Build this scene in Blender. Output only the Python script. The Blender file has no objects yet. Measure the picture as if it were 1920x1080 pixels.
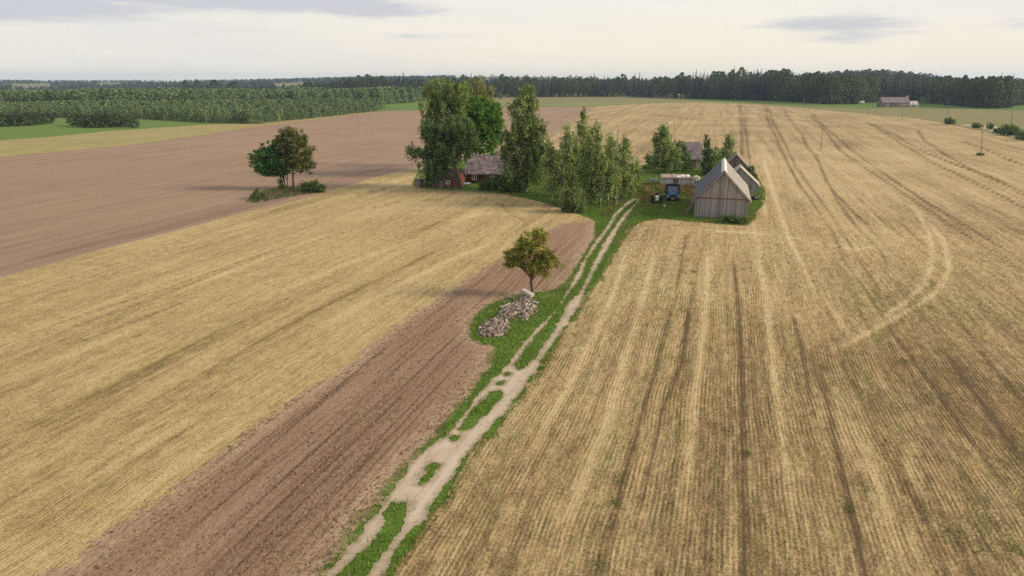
import bpy, math, random
import numpy as np
from mathutils import Vector, Matrix

C = bpy.context.scene.collection
sc = bpy.context.scene
PI = math.pi

# ------------------------------------------------------------------ camera
F_PX, PXW, PXH = 1280.0, 1920.0, 1080.0
CAM_H = 21.0
PITCH = math.atan(391.0 / F_PX)
SP, CP = math.sin(PITCH), math.cos(PITCH)
cam_d = bpy.data.cameras.new("camera")
cam = bpy.data.objects.new("camera", cam_d)
C.objects.link(cam)
cam.location = (0, 0, CAM_H)
cam.rotation_euler = (PI / 2 - PITCH, 0, 0)
cam_d.sensor_width = 36.0
cam_d.lens = 36.0 * F_PX / PXW
cam_d.clip_start = 0.5
cam_d.clip_end = 40000.0
sc.camera = cam

# ------------------------------------------------------------------ light
SUN_EL = math.radians(27.0)
SUN_AZ = math.atan2(0.985, -0.10)          # clockwise from +Y, towards the sun
to_sun = Vector((math.sin(SUN_AZ) * math.cos(SUN_EL), math.cos(SUN_AZ) * math.cos(SUN_EL), math.sin(SUN_EL)))
sun_d = bpy.data.lights.new("sun", 'SUN')
sun_d.energy = 2.4
sun_d.angle = math.radians(16.0)
sun_d.color = (1.0, 0.85, 0.63)
sun = bpy.data.objects.new("sun", sun_d)
C.objects.link(sun)
sun.rotation_euler = to_sun.to_track_quat('Z', 'Y').to_euler()
sun.location = (300, -30, 160)

sc.view_settings.view_transform = 'Standard'
sc.view_settings.look = 'None'
sc.view_settings.gamma = 1.0
sc.view_settings.use_curve_mapping = False
sc.view_settings.exposure = 0.80
sc.cycles.use_denoising = False
sc.cycles.max_bounces = 5
sc.cycles.diffuse_bounces = 2
sc.cycles.glossy_bounces = 2
sc.cycles.transparent_max_bounces = 6
sc.cycles.volume_bounces = 1
sc.cycles.volume_max_steps = 8


class NT:
    """small helper round a node tree"""
    def __init__(s, tree):
        s.t = tree
        s.t.nodes.clear()

    def n(s, typ, props=None, **ins):
        nd = s.t.nodes.new(typ)
        for k, v in (props or {}).items():
            setattr(nd, k, v)
        for k, v in ins.items():
            key = int(k[1:]) if k[0] == 'i' and k[1:].isdigit() else k.replace('_', ' ')
            s.set(nd, key, v)
        return nd

    def set(s, nd, key, v):
        sock = nd.inputs[key]
        if isinstance(v, bpy.types.NodeSocket):
            s.t.links.new(v, sock)
        elif isinstance(v, bpy.types.Node):
            s.t.links.new(v.outputs[0], sock)
        else:
            if hasattr(sock, 'default_value'):
                dv = sock.default_value
                if hasattr(dv, '__len__') and not hasattr(v, '__len__'):
                    v = [v] * len(dv)
                if hasattr(dv, '__len__') and len(dv) == 4 and len(v) == 3:
                    v = (*v, 1.0)
            sock.default_value = v

    def m(s, op, a, b=0.0, c=0.0, clamp=False):
        nd = s.n('ShaderNodeMath', {'operation': op, 'use_clamp': clamp})
        s.set(nd, 0, a); s.set(nd, 1, b); s.set(nd, 2, c)
        return nd.outputs[0]

    def mix(s, f, a, b, blend='MIX'):
        nd = s.n('ShaderNodeMix', {'data_type': 'RGBA', 'blend_type': blend})
        s.set(nd, 0, f); s.set(nd, 6, a); s.set(nd, 7, b)
        return nd.outputs[2]

    def noise(s, vec, scale, detail=3.0, rough=0.55, dist=0.0):
        nd = s.n('ShaderNodeTexNoise', None, Vector=vec, Scale=scale, Detail=detail, Roughness=rough, Distortion=dist)
        return nd.outputs[0]

    def mapr(s, v, a, b, c=0.0, d=1.0, smooth=False):
        nd = s.n('ShaderNodeMapRange', {'clamp': True, 'interpolation_type': 'SMOOTHSTEP' if smooth else 'LINEAR'})
        for i, x in enumerate((v, a, b, c, d)):
            s.set(nd, i, x)
        return nd.outputs[0]

    def ramp(s, v, stops):
        nd = s.n('ShaderNodeValToRGB', None, Fac=v)
        cr = nd.color_ramp
        while len(cr.elements) > 1:
            cr.elements.remove(cr.elements[-1])
        cr.elements[0].position = stops[0][0]
        cr.elements[0].color = (*stops[0][1], 1)
        for p, c in stops[1:]:
            e = cr.elements.new(p)
            e.color = (*c, 1)
        return nd.outputs[0]

    def mapping(s, vec, scale=(1, 1, 1), rot=(0, 0, 0), loc=(0, 0, 0)):
        return s.n('ShaderNodeMapping', None, Vector=vec, Location=loc, Rotation=rot, Scale=scale).outputs[0]


# ------------------------------------------------------------------ world: pale veiled evening sky with thin grey cloud banks
world = bpy.data.worlds.new("World")
sc.world = world
world.use_nodes = True
w = NT(world.node_tree)
sky = w.n('ShaderNodeTexSky', {'sky_type': 'NISHITA', 'sun_disc': False, 'sun_elevation': SUN_EL, 'sun_rotation': SUN_AZ,
                               'air_density': 1.0, 'dust_density': 2.0, 'ozone_density': 1.0, 'altitude': 100.0})
tc = w.n('ShaderNodeTexCoord')
sep = w.n('ShaderNodeSeparateXYZ', None, i0=tc.outputs['Generated'])
X, Y, Z = sep.outputs
hyp = w.m('SQRT', w.m('ADD', w.m('MULTIPLY', X, X), w.m('ADD', w.m('MULTIPLY', Y, Y), 1e-4)))
el = w.m('DIVIDE', Z, hyp)                                  # tan of elevation
az = w.m('ARCTAN2', X, Y)
vec = w.n('ShaderNodeCombineXYZ', None, i0=az, i1=w.m('MULTIPLY', el, 4.5), i2=0.0).outputs[0]
n1 = w.noise(vec, 5.0, 6.0, 0.6, 0.3)
n2 = w.noise(vec, 2.0, 4.0, 0.55, 0.2)
n3 = w.noise(w.mapping(vec, (1.0, 2.0, 1)), 13.0, 5.0, 0.62)
veil = w.ramp(w.m('MULTIPLY', el, 1.6), [(0.0, (6.5, 5.95, 5.05)), (0.10, (6.45, 5.95, 5.15)), (0.25, (6.0, 5.8, 5.4)), (0.6, (4.8, 4.9, 4.95)), (1.0, (4.0, 4.2, 4.5))])
# brighter towards the low sun side, duller to the left
base = w.mix(0.86, sky.outputs[0], veil)
base = w.mix(w.mapr(az, 0.2, -0.75, 0.0, 0.35, True), base, (4.7, 4.75, 4.7))
base = w.mix(w.mapr(az, 0.35, 0.8, 0.0, 0.3, True), base, (4.9, 4.6, 4.2))


def bank(a, wa, e, we, amp):
    da = w.m('DIVIDE', w.m('SUBTRACT', az, a), wa)
    de = w.m('DIVIDE', w.m('SUBTRACT', el, e), we)
    r = w.m('ADD', w.m('MULTIPLY', da, da), w.m('MULTIPLY', de, de))
    return w.m('MULTIPLY', w.m('EXPONENT', w.m('MULTIPLY', r, -1.0)), amp)


cover = None
for b in [(-0.36, 0.19, 0.106, 0.022, 2.6), (-0.20, 0.10, 0.090, 0.012, 1.7), (-0.30, 0.2, 0.125, 0.02, 2.2), (0.02, 0.5, 0.125, 0.012, 0.75), (-0.22, 0.13, 0.086, 0.012, 0.6), (-0.62, 0.14, 0.084, 0.020, 2.0), (-0.42, 0.12, 0.066, 0.008, 0.35),
          (0.41, 0.10, 0.066, 0.012, 1.15), (0.44, 0.08, 0.052, 0.010, 0.95), (0.60, 0.05, 0.068, 0.010, 0.55), (0.33, 0.08, 0.072, 0.006, .4), (0.16, 0.05, 0.113, 0.006, 0.6),
          (-0.12, 0.07, 0.058, 0.009, 0.75), (-0.33, 0.10, 0.062, 0.006, 0.6), (0.62, 0.06, 0.062, 0.010, 0.9), (0.0, 0.4, 0.30, 0.12, 0.8), (-0.8, 0.3, 0.2, 0.08, 0.7), (0.9, 0.3, 0.2, 0.08, 0.7)]:
    g = bank(*b)
    cover = g if cover is None else w.m('MAXIMUM', cover, g)
edge = w.m('ADD', w.m('MULTIPLY', w.m('SUBTRACT', n1, 0.5), 2.2), w.m('MULTIPLY', w.m('SUBTRACT', n3, 0.5), 1.7))
cov = w.mapr(w.m('ADD', cover, w.m('MULTIPLY', edge, 0.85)), 0.25, 1.30, 0.0, 0.8, True)
streak = w.mapr(w.noise(w.mapping(vec, (1.0, 2.6, 1)), 2.6, 6, 0.6, 0.4), 0.45, 0.75, 0, 0.30, True)
base = w.mix(streak, base, (6.9, 6.5, 5.9))
base = w.mix(w.mapr(n2, 0.46, 0.72, 0, 0.45, True), base, (4.9, 4.9, 4.95))
base = w.mix(cov, base, (3.6, 3.75, 4.15))
bg = w.n('ShaderNodeBackground', None, Color=base, Strength=0.090)
w.t.links.new(bg.outputs[0], w.n('ShaderNodeOutputWorld').inputs[0])

# ------------------------------------------------------------------ pixel <-> world
def ray(px, py):
    x, y = (px - PXW / 2) / F_PX, (PXH / 2 - py) / F_PX
    return (x, CP + y * SP, -SP + y * CP)


def at(px, py, z=0.0):
    """the ground point under a pixel of the photograph"""
    d = ray(px, py)
    t = (z - CAM_H) / d[2]
    return (d[0] * t, d[1] * t)


def proj(x, y, z):
    dz = z - CAM_H
    f = y * CP - dz * SP
    u = y * SP + dz * CP
    return (PXW / 2 + F_PX * x / f, PXH / 2 - F_PX * u / f)


def height_to(base_xy, py):
    """height at which a vertical over base_xy reaches row py"""
    y = (PXH / 2 - py) / F_PX
    # (Y*SP+dz*CP) = y*(Y*CP-dz*SP)
    Yb = base_xy[1]
    dz = (y * Yb * CP - Yb * SP) / (CP + y * SP)
    return CAM_H + dz


def mpp(base_xy, z=0.0):
    """metres per photo pixel at that place"""
    f = base_xy[1] * CP - (z - CAM_H) * SP
    return f / F_PX


# ------------------------------------------------------------------ terrain
def _hash(ix, iy, seed):
    h = (ix.astype(np.int64) * 374761393 + iy.astype(np.int64) * 668265263 + seed * 974711) & 0x7fffffff
    h = ((h ^ (h >> 13)) * 1274126177) & 0x7fffffff
    h = h ^ (h >> 16)
    return (h & 0xffff) / 65535.0


def vnoise(x, y, scale, seed=0):
    x = np.asarray(x, float) / scale; y = np.asarray(y, float) / scale
    ix, iy = np.floor(x), np.floor(y)
    fx, fy = x - ix, y - iy
    fx = fx * fx * (3 - 2 * fx); fy = fy * fy * (3 - 2 * fy)
    a = _hash(ix, iy, seed); b = _hash(ix + 1, iy, seed); c = _hash(ix, iy + 1, seed); d = _hash(ix + 1, iy + 1, seed)
    return (a + (b - a) * fx) * (1 - fy) + (c + (d - c) * fx) * fy


def fnoise(x, y, scale, seed=0, octs=3):
    v, a, t = 0, 1.0, 0
    for o in range(octs):
        v = v + a * vnoise(x, y, scale / 2 ** o, seed + o * 17); t += a; a *= 0.5
    return v / t


def sstep(a, b, x):
    t = np.clip((np.asarray(x, float) - a) / (b - a), 0, 1)
    return t * t * (3 - 2 * t)


def gz(x, y):
    x = np.asarray(x, float); y = np.asarray(y, float)
    D = np.hypot(x, y)
    z = 0.45 * (fnoise(x, y, 75, 5, 2) - 0.5) * sstep(20, 160, D)
    az_ = np.arctan2(x, y)
    far = sstep(1000, 3600, D)
    ridge = 8 + 14 * (fnoise(x, y, 1500, 11, 3) - 0.4)
    # a wooded rise ahead and another to the right
    ridge = ridge + 22 * np.exp(-((az_ - 0.0) / 0.16) ** 2) * sstep(1600, 2700, D) + 14 * np.exp(-((az_ + 0.22) / 0.13) ** 2)
    z = z + far * ridge
    z = z + 22 * np.exp(-((az_ - 0.46) / 0.10) ** 2) * sstep(950, 1500, D) * (1 - sstep(1900, 2600, D))
    # shallow valley to the left
    z = z - 24 * np.exp(-((az_ + 0.75) / 0.45) ** 2) * sstep(640, 1150, D) * (1 - sstep(1400, 3900, D))
    return z


def g1(x, y):
    return float(gz(x, y))


AZR = math.radians(16.7)                    # field rows run this far clockwise from the view direction
RS, RC = math.sin(AZR), math.cos(AZR)

# ------------------------------------------------------------------ tagging, meshes
def tag(o, label=None, cat=None, group=None, kind=None):
    if label: o['label'] = label
    if cat: o['category'] = cat
    if group: o['group'] = group
    if kind: o['kind'] = kind
    return o


def empty(name, loc, rz=0.0):
    o = bpy.data.objects.new(name, None)
    o.location = loc
    o.rotation_euler = (0, 0, rz)
    C.objects.link(o)
    return o


def link(name, me, parent=None, mat=None):
    o = bpy.data.objects.new(name, me)
    C.objects.link(o)
    if parent: o.parent = parent
    if mat and not me.materials: me.materials.append(mat)
    return o


def np_mesh(name, V, Fa, cols=None, attrs=None, smooth=False):
    """V (n,3); Fa: list of integer arrays (m,k) of faces"""
    if not isinstance(Fa, list): Fa = [Fa]
    Fa = [f for f in Fa if len(f)]
    me = bpy.data.meshes.new(name)
    V = np.ascontiguousarray(V, np.float32)
    me.vertices.add(len(V))
    me.vertices.foreach_set('co', V.ravel())
    idx = np.concatenate([f.ravel() for f in Fa]).astype(np.int32)
    tot = np.concatenate([np.full(len(f), f.shape[1], np.int32) for f in Fa])
    st = np.concatenate([[0], np.cumsum(tot)[:-1]]).astype(np.int32)
    me.loops.add(len(idx))
    me.loops.foreach_set('vertex_index', idx)
    me.polygons.add(len(tot))
    me.polygons.foreach_set('loop_start', st)
    me.polygons.foreach_set('loop_total', tot)
    if smooth:
        me.polygons.foreach_set('use_smooth', np.ones(len(tot), bool))
    if cols is not None:
        a = me.attributes.new('tint', 'FLOAT_COLOR', 'POINT')
        cc = np.ones((len(V), 4), np.float32); cc[:, :3] = cols
        a.data.foreach_set('color', cc.ravel())
    for k, v in (attrs or {}).items():
        a = me.attributes.new(k, 'FLOAT', 'POINT')
        a.data.foreach_set('value', np.ascontiguousarray(v, np.float32))
    me.update(calc_edges=True)
    return me


class MB:
    """collects boxes, tubes and polygons into one mesh"""
    def __init__(s):
        s.v, s.f = [], []

    def poly(s, pts):
        b = len(s.v); s.v += [tuple(p) for p in pts]; s.f.append(tuple(range(b, b + len(pts))))
        return s

    def box(s, x0, x1, y0, y1, z0, z1, rz=0.0, c=None, rx=0.0):
        b = len(s.v)
        P = [(x0, y0, z0), (x1, y0, z0), (x1, y1, z0), (x0, y1, z0), (x0, y0, z1), (x1, y0, z1), (x1, y1, z1), (x0, y1, z1)]
        if rz or rx:
            c = Vector(c or ((x0 + x1) / 2, (y0 + y1) / 2, (z0 + z1) / 2))
            M = Matrix.Rotation(rz, 3, 'Z') @ Matrix.Rotation(rx, 3, 'X')
            P = [tuple(M @ (Vector(p) - c) + c) for p in P]
        s.v += P
        s.f += [tuple(b + i for i in q) for q in ((0, 3, 2, 1), (4, 5, 6, 7), (0, 1, 5, 4), (1, 2, 6, 5), (2, 3, 7, 6), (3, 0, 4, 7))]
        return s

    def tube(s, pts, rad, n=8, cap=True):
        pts = [Vector(p) for p in pts]
        if not hasattr(rad, '__len__'): rad = [rad] * len(pts)
        b0 = len(s.v)
        for i, p in enumerate(pts):
            d = (pts[min(i + 1, len(pts) - 1)] - pts[max(i - 1, 0)]).normalized()
            a = Vector((0, 0, 1)) if abs(d.z) < 0.9 else Vector((1, 0, 0))
            u = d.cross(a).normalized(); q = d.cross(u)
            for k in range(n):
                t = 2 * PI * k / n
                s.v.append(tuple(p + (u * math.cos(t) + q * math.sin(t)) * rad[i]))
        for i in range(len(pts) - 1):
            for k in range(n):
                a, c = b0 + i * n + k, b0 + i * n + (k + 1) % n
                s.f.append((a, c, c + n, a + n))
        if cap:
            s.f.append(tuple(b0 + k for k in range(n))[::-1])
            e = b0 + (len(pts) - 1) * n
            s.f.append(tuple(e + k for k in range(n)))
        return s

    def cyl(s, c, r, h0, h1, axis='Y', n=16):
        c = Vector(c)
        A = {'X': Vector((1, 0, 0)), 'Y': Vector((0, 1, 0)), 'Z': Vector((0, 0, 1))}[axis]
        return s.tube([c + A * h0, c + A * h1], r, n)

    def slab(s, pts, t):
        """a planar polygon given thickness t downwards along its normal"""
        P = [Vector(p) for p in pts]
        nrm = (P[1] - P[0]).cross(P[2] - P[1]).normalized()
        Q = [p - nrm * t for p in P]
        b = len(s.v); k = len(P)
        s.v += [tuple(p) for p in P] + [tuple(q) for q in Q]
        s.f.append(tuple(range(b, b + k)))
        s.f.append(tuple(range(b + k, b + 2 * k))[::-1])
        for i in range(k):
            j = (i + 1) % k
            s.f.append((b + i, b + k + i, b + k + j, b + j))
        return s

    def mesh(s, name, smooth=False):
        me = bpy.data.meshes.new(name)
        me.from_pydata(s.v, [], s.f)
        if smooth:
            for p in me.polygons: p.use_smooth = True
        me.update()
        return me

    def build(s, name, mat, parent=None, loc=None, smooth=False):
        o = link(name, s.mesh(name, smooth), parent, mat)
        if loc: o.location = loc
        return o


def mat_new(name):
    m = bpy.data.materials.new(name)
    m.use_nodes = True
    return m, NT(m.node_tree)


def finish(t, col, rough=0.8, spec=0.3, bump=None, bstr=0.5, bdist=0.05, metal=0.0):
    p = t.n('ShaderNodeBsdfPrincipled', None, Base_Color=col, Roughness=rough, Metallic=metal)
    p.inputs['Specular IOR Level'].default_value = spec
    if bump is not None:
        b = t.n('ShaderNodeBump', None, Strength=bstr, Distance=bdist, Height=bump)
        t.t.links.new(b.outputs[0], p.inputs['Normal'])
    t.t.links.new(p.outputs[0], t.n('ShaderNodeOutputMaterial').inputs[0])
    return p


def field_coords(t):
    pos = t.n('ShaderNodeNewGeometry').outputs['Position']
    return pos, t.mapping(pos, rot=(0, 0, AZR))

# ------------------------------------------------------------------ ground materials
def stubble_mat(name, cols, rows=0.25, greens=0.0):
    """harvested grain: cols = dark soil, brown, straw, pale straw"""
    m, t = mat_new(name)
    pos, fc = field_coords(t)
    wob = t.noise(pos, 0.05, 2.0)
    fcw = t.n('ShaderNodeVectorMath', {'operation': 'ADD'}, i0=fc, i1=t.n('ShaderNodeCombineXYZ', None, i0=t.m('MULTIPLY', wob, 1.6)).outputs[0]).outputs[0]
    fine = t.noise(t.mapping(fc, (9, 4.5, 4)), 1.0, 4, 0.65)
    streak = t.noise(t.mapping(fcw, (2.3, 0.09, 1)), 1.0, 4, 0.65)
    mid = t.noise(t.mapping(fcw, (3.4, 0.75, 1)), 1.0, 3, 0.6)
    streak2 = t.noise(t.mapping(fcw, (0.5, 0.012, 1)), 1.0, 2, 0.6)
    passes = t.noise(t.mapping(fcw, (0.17, 0.006, 1)), 1.0, 2, 0.5)
    patch = t.noise(pos, 0.035, 4, 0.6, 0.5)
    clump = t.noise(t.mapping(fc, (1.1, 0.5, 1)), 1.0, 4, 0.65)
    sepn = t.n('ShaderNodeSeparateXYZ', None, i0=fcw)
    row = t.m('SINE', t.m('MULTIPLY', sepn.outputs[0], 2 * PI / rows))
    trk = t.n('ShaderNodeAttribute', {'attribute_name': 'track'}).outputs['Fac']
    v = t.m('MULTIPLY_ADD', fine, 0.62, -0.10)
    v = t.m('MULTIPLY_ADD', streak, 0.42, v)
    v = t.m('MULTIPLY_ADD', streak2, 0.32, v)
    v = t.m('MULTIPLY_ADD', passes, 0.22, v)
    v = t.m('MULTIPLY_ADD', mid, 0.46, v)
    rowamp = t.mapr(t.noise(t.mapping(fcw, (0.7, 0.3, 1)), 1.0, 3, 0.6), 0.38, 0.62)
    v = t.m('MULTIPLY_ADD', patch, 0.34, v)
    v = t.m('MULTIPLY_ADD', clump, 0.34, v)
    v = t.m('MULTIPLY_ADD', t.m('MULTIPLY', row, rowamp), 0.095, v)
    v = t.m('MULTIPLY_ADD', trk, 0.30, v)
    v = t.mapr(v, 0.99, 1.56)
    col = t.ramp(v, [(0.0, cols[0]), (0.30, cols[1]), (0.56, cols[2]), (1.0, cols[3])])
    if greens:
        gn = t.noise(t.mapping(fcw, (0.55, 0.05, 1)), 1.0, 3, 0.6)
        gf = t.m('MULTIPLY', t.mapr(gn, 0.52, 0.75), t.mapr(t.noise(pos, 0.9, 4, 0.7), 0.42, 0.7))
        col = t.mix(t.m('MULTIPLY', gf, greens), col, (0.17, 0.20, 0.055))
    h = t.m('ADD', t.m('MULTIPLY', fine, 0.6), t.m('MULTIPLY', row, 0.05))
    finish(t, col, 0.9, 0.12, h, 0.8, 0.10)
    return m


def plough_mat(name, soil, dust, straw, furrow, straw_amt):
    m, t = mat_new(name)
    pos, fc = field_coords(t)
    wob = t.noise(pos, 0.04, 2.0)
    fcw = t.n('ShaderNodeVectorMath', {'operation': 'ADD'}, i0=fc, i1=t.n('ShaderNodeCombineXYZ', None, i0=t.m('MULTIPLY', wob, 2.5)).outputs[0]).outputs[0]
    clod = t.noise(t.mapping(fc, (5, 3.2, 3)), 1.0, 5, 0.7)
    str1 = t.noise(t.mapping(fcw, (2.1, 0.07, 1)), 1.0, 4, 0.68)
    str2 = t.noise(t.mapping(fcw, (0.30, 0.008, 1)), 1.0, 3, 0.55)
    patch = t.noise(pos, 0.03, 4, 0.6)
    trk = t.n('ShaderNodeAttribute', {'attribute_name': 'track'}).outputs['Fac']
    v = t.m('MULTIPLY_ADD', clod, 0.66, -0.08)
    v = t.m('MULTIPLY_ADD', str1, 0.70, v)
    v = t.m('MULTIPLY_ADD', str2, 0.35, v)
    v = t.m('MULTIPLY_ADD', t.m('SUBTRACT', t.noise(t.mapping(fcw, (0.65, 0.016, 1)), 1.0, 4, 0.65), 0.5), 0.55, v)
    v = t.m('MULTIPLY_ADD', patch, 0.35, v)
    v = t.m('MULTIPLY_ADD', trk, 0.35, v)
    v = t.mapr(v, 0.64, 1.28)
    col = t.ramp(v, [(0.0, furrow), (0.42, soil), (1.0, dust)])
    sf = t.m('MULTIPLY', t.mapr(t.noise(t.mapping(fc, (7, 3, 3)), 1.0, 5, 0.75), 0.52, 0.70), t.mapr(t.noise(t.mapping(fcw, (0.6, 0.06, 1)), 1.0, 4, 0.6), 0.38, 0.68))
    col = t.mix(t.m('MULTIPLY', sf, straw_amt), col, straw)
    edge = t.n('ShaderNodeAttribute', {'attribute_name': 'edge'}).outputs['Fac']
    ef = t.m('MULTIPLY', t.mapr(edge, 0.0, 1.8, 1, 0), t.mapr(t.noise(t.mapping(fc, (2.5, 1.6, 2)), 1.0, 5, 0.75), 0.40, 0.58))
    col = t.mix(t.m('MULTIPLY', ef, 0.85), col, straw)
    h = t.m('ADD', clod, t.m('MULTIPLY', str1, 0.7))
    finish(t, col, 0.95, 0.08, h, 0.9, 0.16)
    return m


def grass_mat(name, a, b, dry, dry_lo=0.52):
    m, t = mat_new(name)
    pos = t.n('ShaderNodeNewGeometry').outputs['Position']
    n1 = t.noise(pos, 0.12, 5, 0.65)
    n2 = t.noise(pos, 1.7, 5, 0.7)
    n3 = t.noise(pos, 0.03, 3, 0.6)
    v = t.m('ADD', t.m('MULTIPLY', n1, 0.55), t.m('MULTIPLY', n2, 0.45))
    col = t.mix(t.mapr(v, 0.34, 0.66), a, b)
    col = t.mix(t.mapr(t.m('ADD', t.m('MULTIPLY', n3, 0.6), t.m('MULTIPLY', n1, 0.4)), dry_lo, dry_lo + 0.16, 0, 0.85), col, dry)
    finish(t, col, 0.9, 0.1, n2, 0.7, 0.15)
    return m


def sand_mat():
    m, t = mat_new("sandy_track")
    pos, fc = field_coords(t)
    n1 = t.noise(t.mapping(fc, (1.8, 0.12, 1)), 1.0, 4, 0.6)
    n2 = t.noise(pos, 0.9, 5, 0.65)
    n3 = t.noise(pos, 14, 4, 0.7)
    v = t.m('ADD', t.m('MULTIPLY', n1, 0.4), t.m('ADD', t.m('MULTIPLY', n2, 0.35), t.m('MULTIPLY', n3, 0.25)))
    col = t.ramp(t.mapr(v, 0.33, 0.67), [(0, (0.30, 0.225, 0.16)), (0.5, (0.46, 0.37, 0.275)), (1, (0.58, 0.48, 0.375))])
    edge = t.n('ShaderNodeAttribute', {'attribute_name': 'edge'}).outputs['Fac']
    trk = t.n('ShaderNodeAttribute', {'attribute_name': 'track'}).outputs['Fac']
    col = t.mix(t.m('MULTIPLY', t.mapr(edge, 0.0, 0.38, 1, 0), t.mapr(n2, 0.35, 0.6)), col, (0.21, 0.165, 0.085))
    col = t.mix(t.mapr(t.m('MULTIPLY', trk, -1.0), 0.05, 0.9, 0, 0.55), col, (0.20, 0.145, 0.10))
    col = t.mix(t.mapr(trk, 0.05, 0.9, 0, 0.6), col, (0.62, 0.53, 0.42))
    col = t.mix(t.mapr(t.noise(pos, 2.2, 5, 0.7), 0.60, 0.72, 0, 0.5), col, (0.22, 0.175, 0.11))
    finish(t, col, 0.95, 0.1, n3, 0.4, 0.04)
    return m


M = {}
M['stubble'] = stubble_mat("right_stubble", [(0.115, 0.076, 0.041), (0.25, 0.174, 0.086), (0.425, 0.312, 0.158), (0.57, 0.45, 0.26)], 0.25, 0.7)
M['stubble_gold'] = stubble_mat("golden_stubble", [(0.17, 0.116, 0.052), (0.305, 0.220, 0.100), (0.445, 0.333, 0.162), (0.57, 0.455, 0.25)], 0.25, 0.12)
M['plough'] = plough_mat("dry_tilled_soil", (0.295, 0.198, 0.140), (0.385, 0.275, 0.198), (0.46, 0.345, 0.22), (0.195, 0.126, 0.095), 0.55)
M['plough_fresh'] = plough_mat("reddish_tilled_soil", (0.285, 0.178, 0.120), (0.385, 0.262, 0.180), (0.48, 0.37, 0.23), (0.125, 0.072, 0.055), 0.8)
M['grass'] = grass_mat("lush_grass", (0.070, 0.128, 0.018), (0.135, 0.215, 0.036), (0.22, 0.215, 0.08), 0.56)
M['meadow'] = grass_mat("pale_meadow", (0.16, 0.16, 0.062), (0.24, 0.215, 0.095), (0.27, 0.21, 0.11), 0.48)
M['dry'] = grass_mat("dry_grass_strip", (0.25, 0.215, 0.085), (0.36, 0.30, 0.13), (0.36, 0.275, 0.13), 0.48)
M['bright'] = grass_mat("bright_green_crop", (0.100, 0.168, 0.030), (0.140, 0.208, 0.044), (0.20, 0.215, 0.08), 0.62)
M['palegreen'] = grass_mat("pale_green_crop", (0.17, 0.21, 0.065), (0.22, 0.24, 0.085), (0.26, 0.22, 0.11), 0.52)
M['sand'] = sand_mat()

# ------------------------------------------------------------------ the ground grid
d_az = math.radians(0.09)
azs = np.arange(-math.radians(66), math.radians(66) + d_az, d_az)
pys = np.concatenate([np.arange(1900, 1120, -14.0), np.arange(1120, 250, -3.2), np.arange(250, 166, -1.6)])
Ds = [at(960, p)[1] for p in pys]
Ds = np.concatenate([Ds, np.geomspace(Ds[-1] * 1.03, 5300, 70)])
RR, AA = np.meshgrid(Ds, azs, indexing='ij')
GX, GY = (RR * np.sin(AA)).ravel(), (RR * np.cos(AA)).ravel()
GZ = gz(GX, GY)
nr, na = RR.shape
ii = (np.arange(nr - 1)[:, None] * na + np.arange(na - 1)[None, :]).ravel()
TRI = np.concatenate([np.stack([ii, ii + 1, ii + na + 1], 1), np.stack([ii, ii + na + 1, ii + na], 1)])
# the base ground continues all the way round behind the camera
azb = np.concatenate([[azs[-1]], np.arange(azs[-1] + 0.08, azs[0] + 2 * PI - 0.04, 0.09), [azs[0] + 2 * PI]])
RB, AB = np.meshgrid(Ds, azb, indexing='ij')
BX, BY = (RB * np.sin(AB)).ravel(), (RB * np.cos(AB)).ravel()
nb = RB.shape[1]
jj = (np.arange(nr - 1)[:, None] * nb + np.arange(nb - 1)[None, :]).ravel() + len(GX)
TB = np.concatenate([np.stack([jj, jj + 1, jj + nb + 1], 1), np.stack([jj, jj + nb + 1, jj + nb], 1)])
cen = len(GX) + len(BX)
ring = np.concatenate([np.arange(na), len(GX) + np.arange(1, nb)])
TC = np.stack([ring[:-1], np.full(len(ring) - 1, cen), ring[1:]], 1)
VA = np.concatenate([np.stack([GX, GY, GZ], 1), np.stack([BX, BY, gz(BX, BY)], 1), [[0, 0, g1(0, 0)]]])
go = link("ground", np_mesh("ground", VA, np.concatenate([TRI, TB, TC])), None, M['meadow'])
tag(go, 'pale dry meadow ground reaching to the horizon', 'ground', kind='structure')


def seg_dist(px, py, P, closed=True):
    d = np.full(len(px), 1e9)
    n = len(P)
    for i in range(n if closed else n - 1):
        ax, ay = P[i]; bx, by = P[(i + 1) % n]
        dx, dy = bx - ax, by - ay
        L = dx * dx + dy * dy + 1e-9
        t = np.clip(((px - ax) * dx + (py - ay) * dy) / L, 0, 1)
        d = np.minimum(d, np.hypot(px - ax - t * dx, py - ay - t * dy))
    return d


def inside(px, py, P):
    c = np.zeros(len(px), bool)
    n = len(P)
    for i in range(n):
        ax, ay = P[i]; bx, by = P[(i + 1) % n]
        if ay == by: continue
        k = ((ay > py) != (by > py)) & (px < (bx - ax) * (py - ay) / (by - ay) + ax)
        c ^= k
    return c


def sdf(px, py, P):
    """positive inside; P in world metres"""
    d = seg_dist(px, py, P)
    return np.where(inside(px, py, P), d, -d)


def W(pix):
    return [at(*p) for p in pix]


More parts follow.
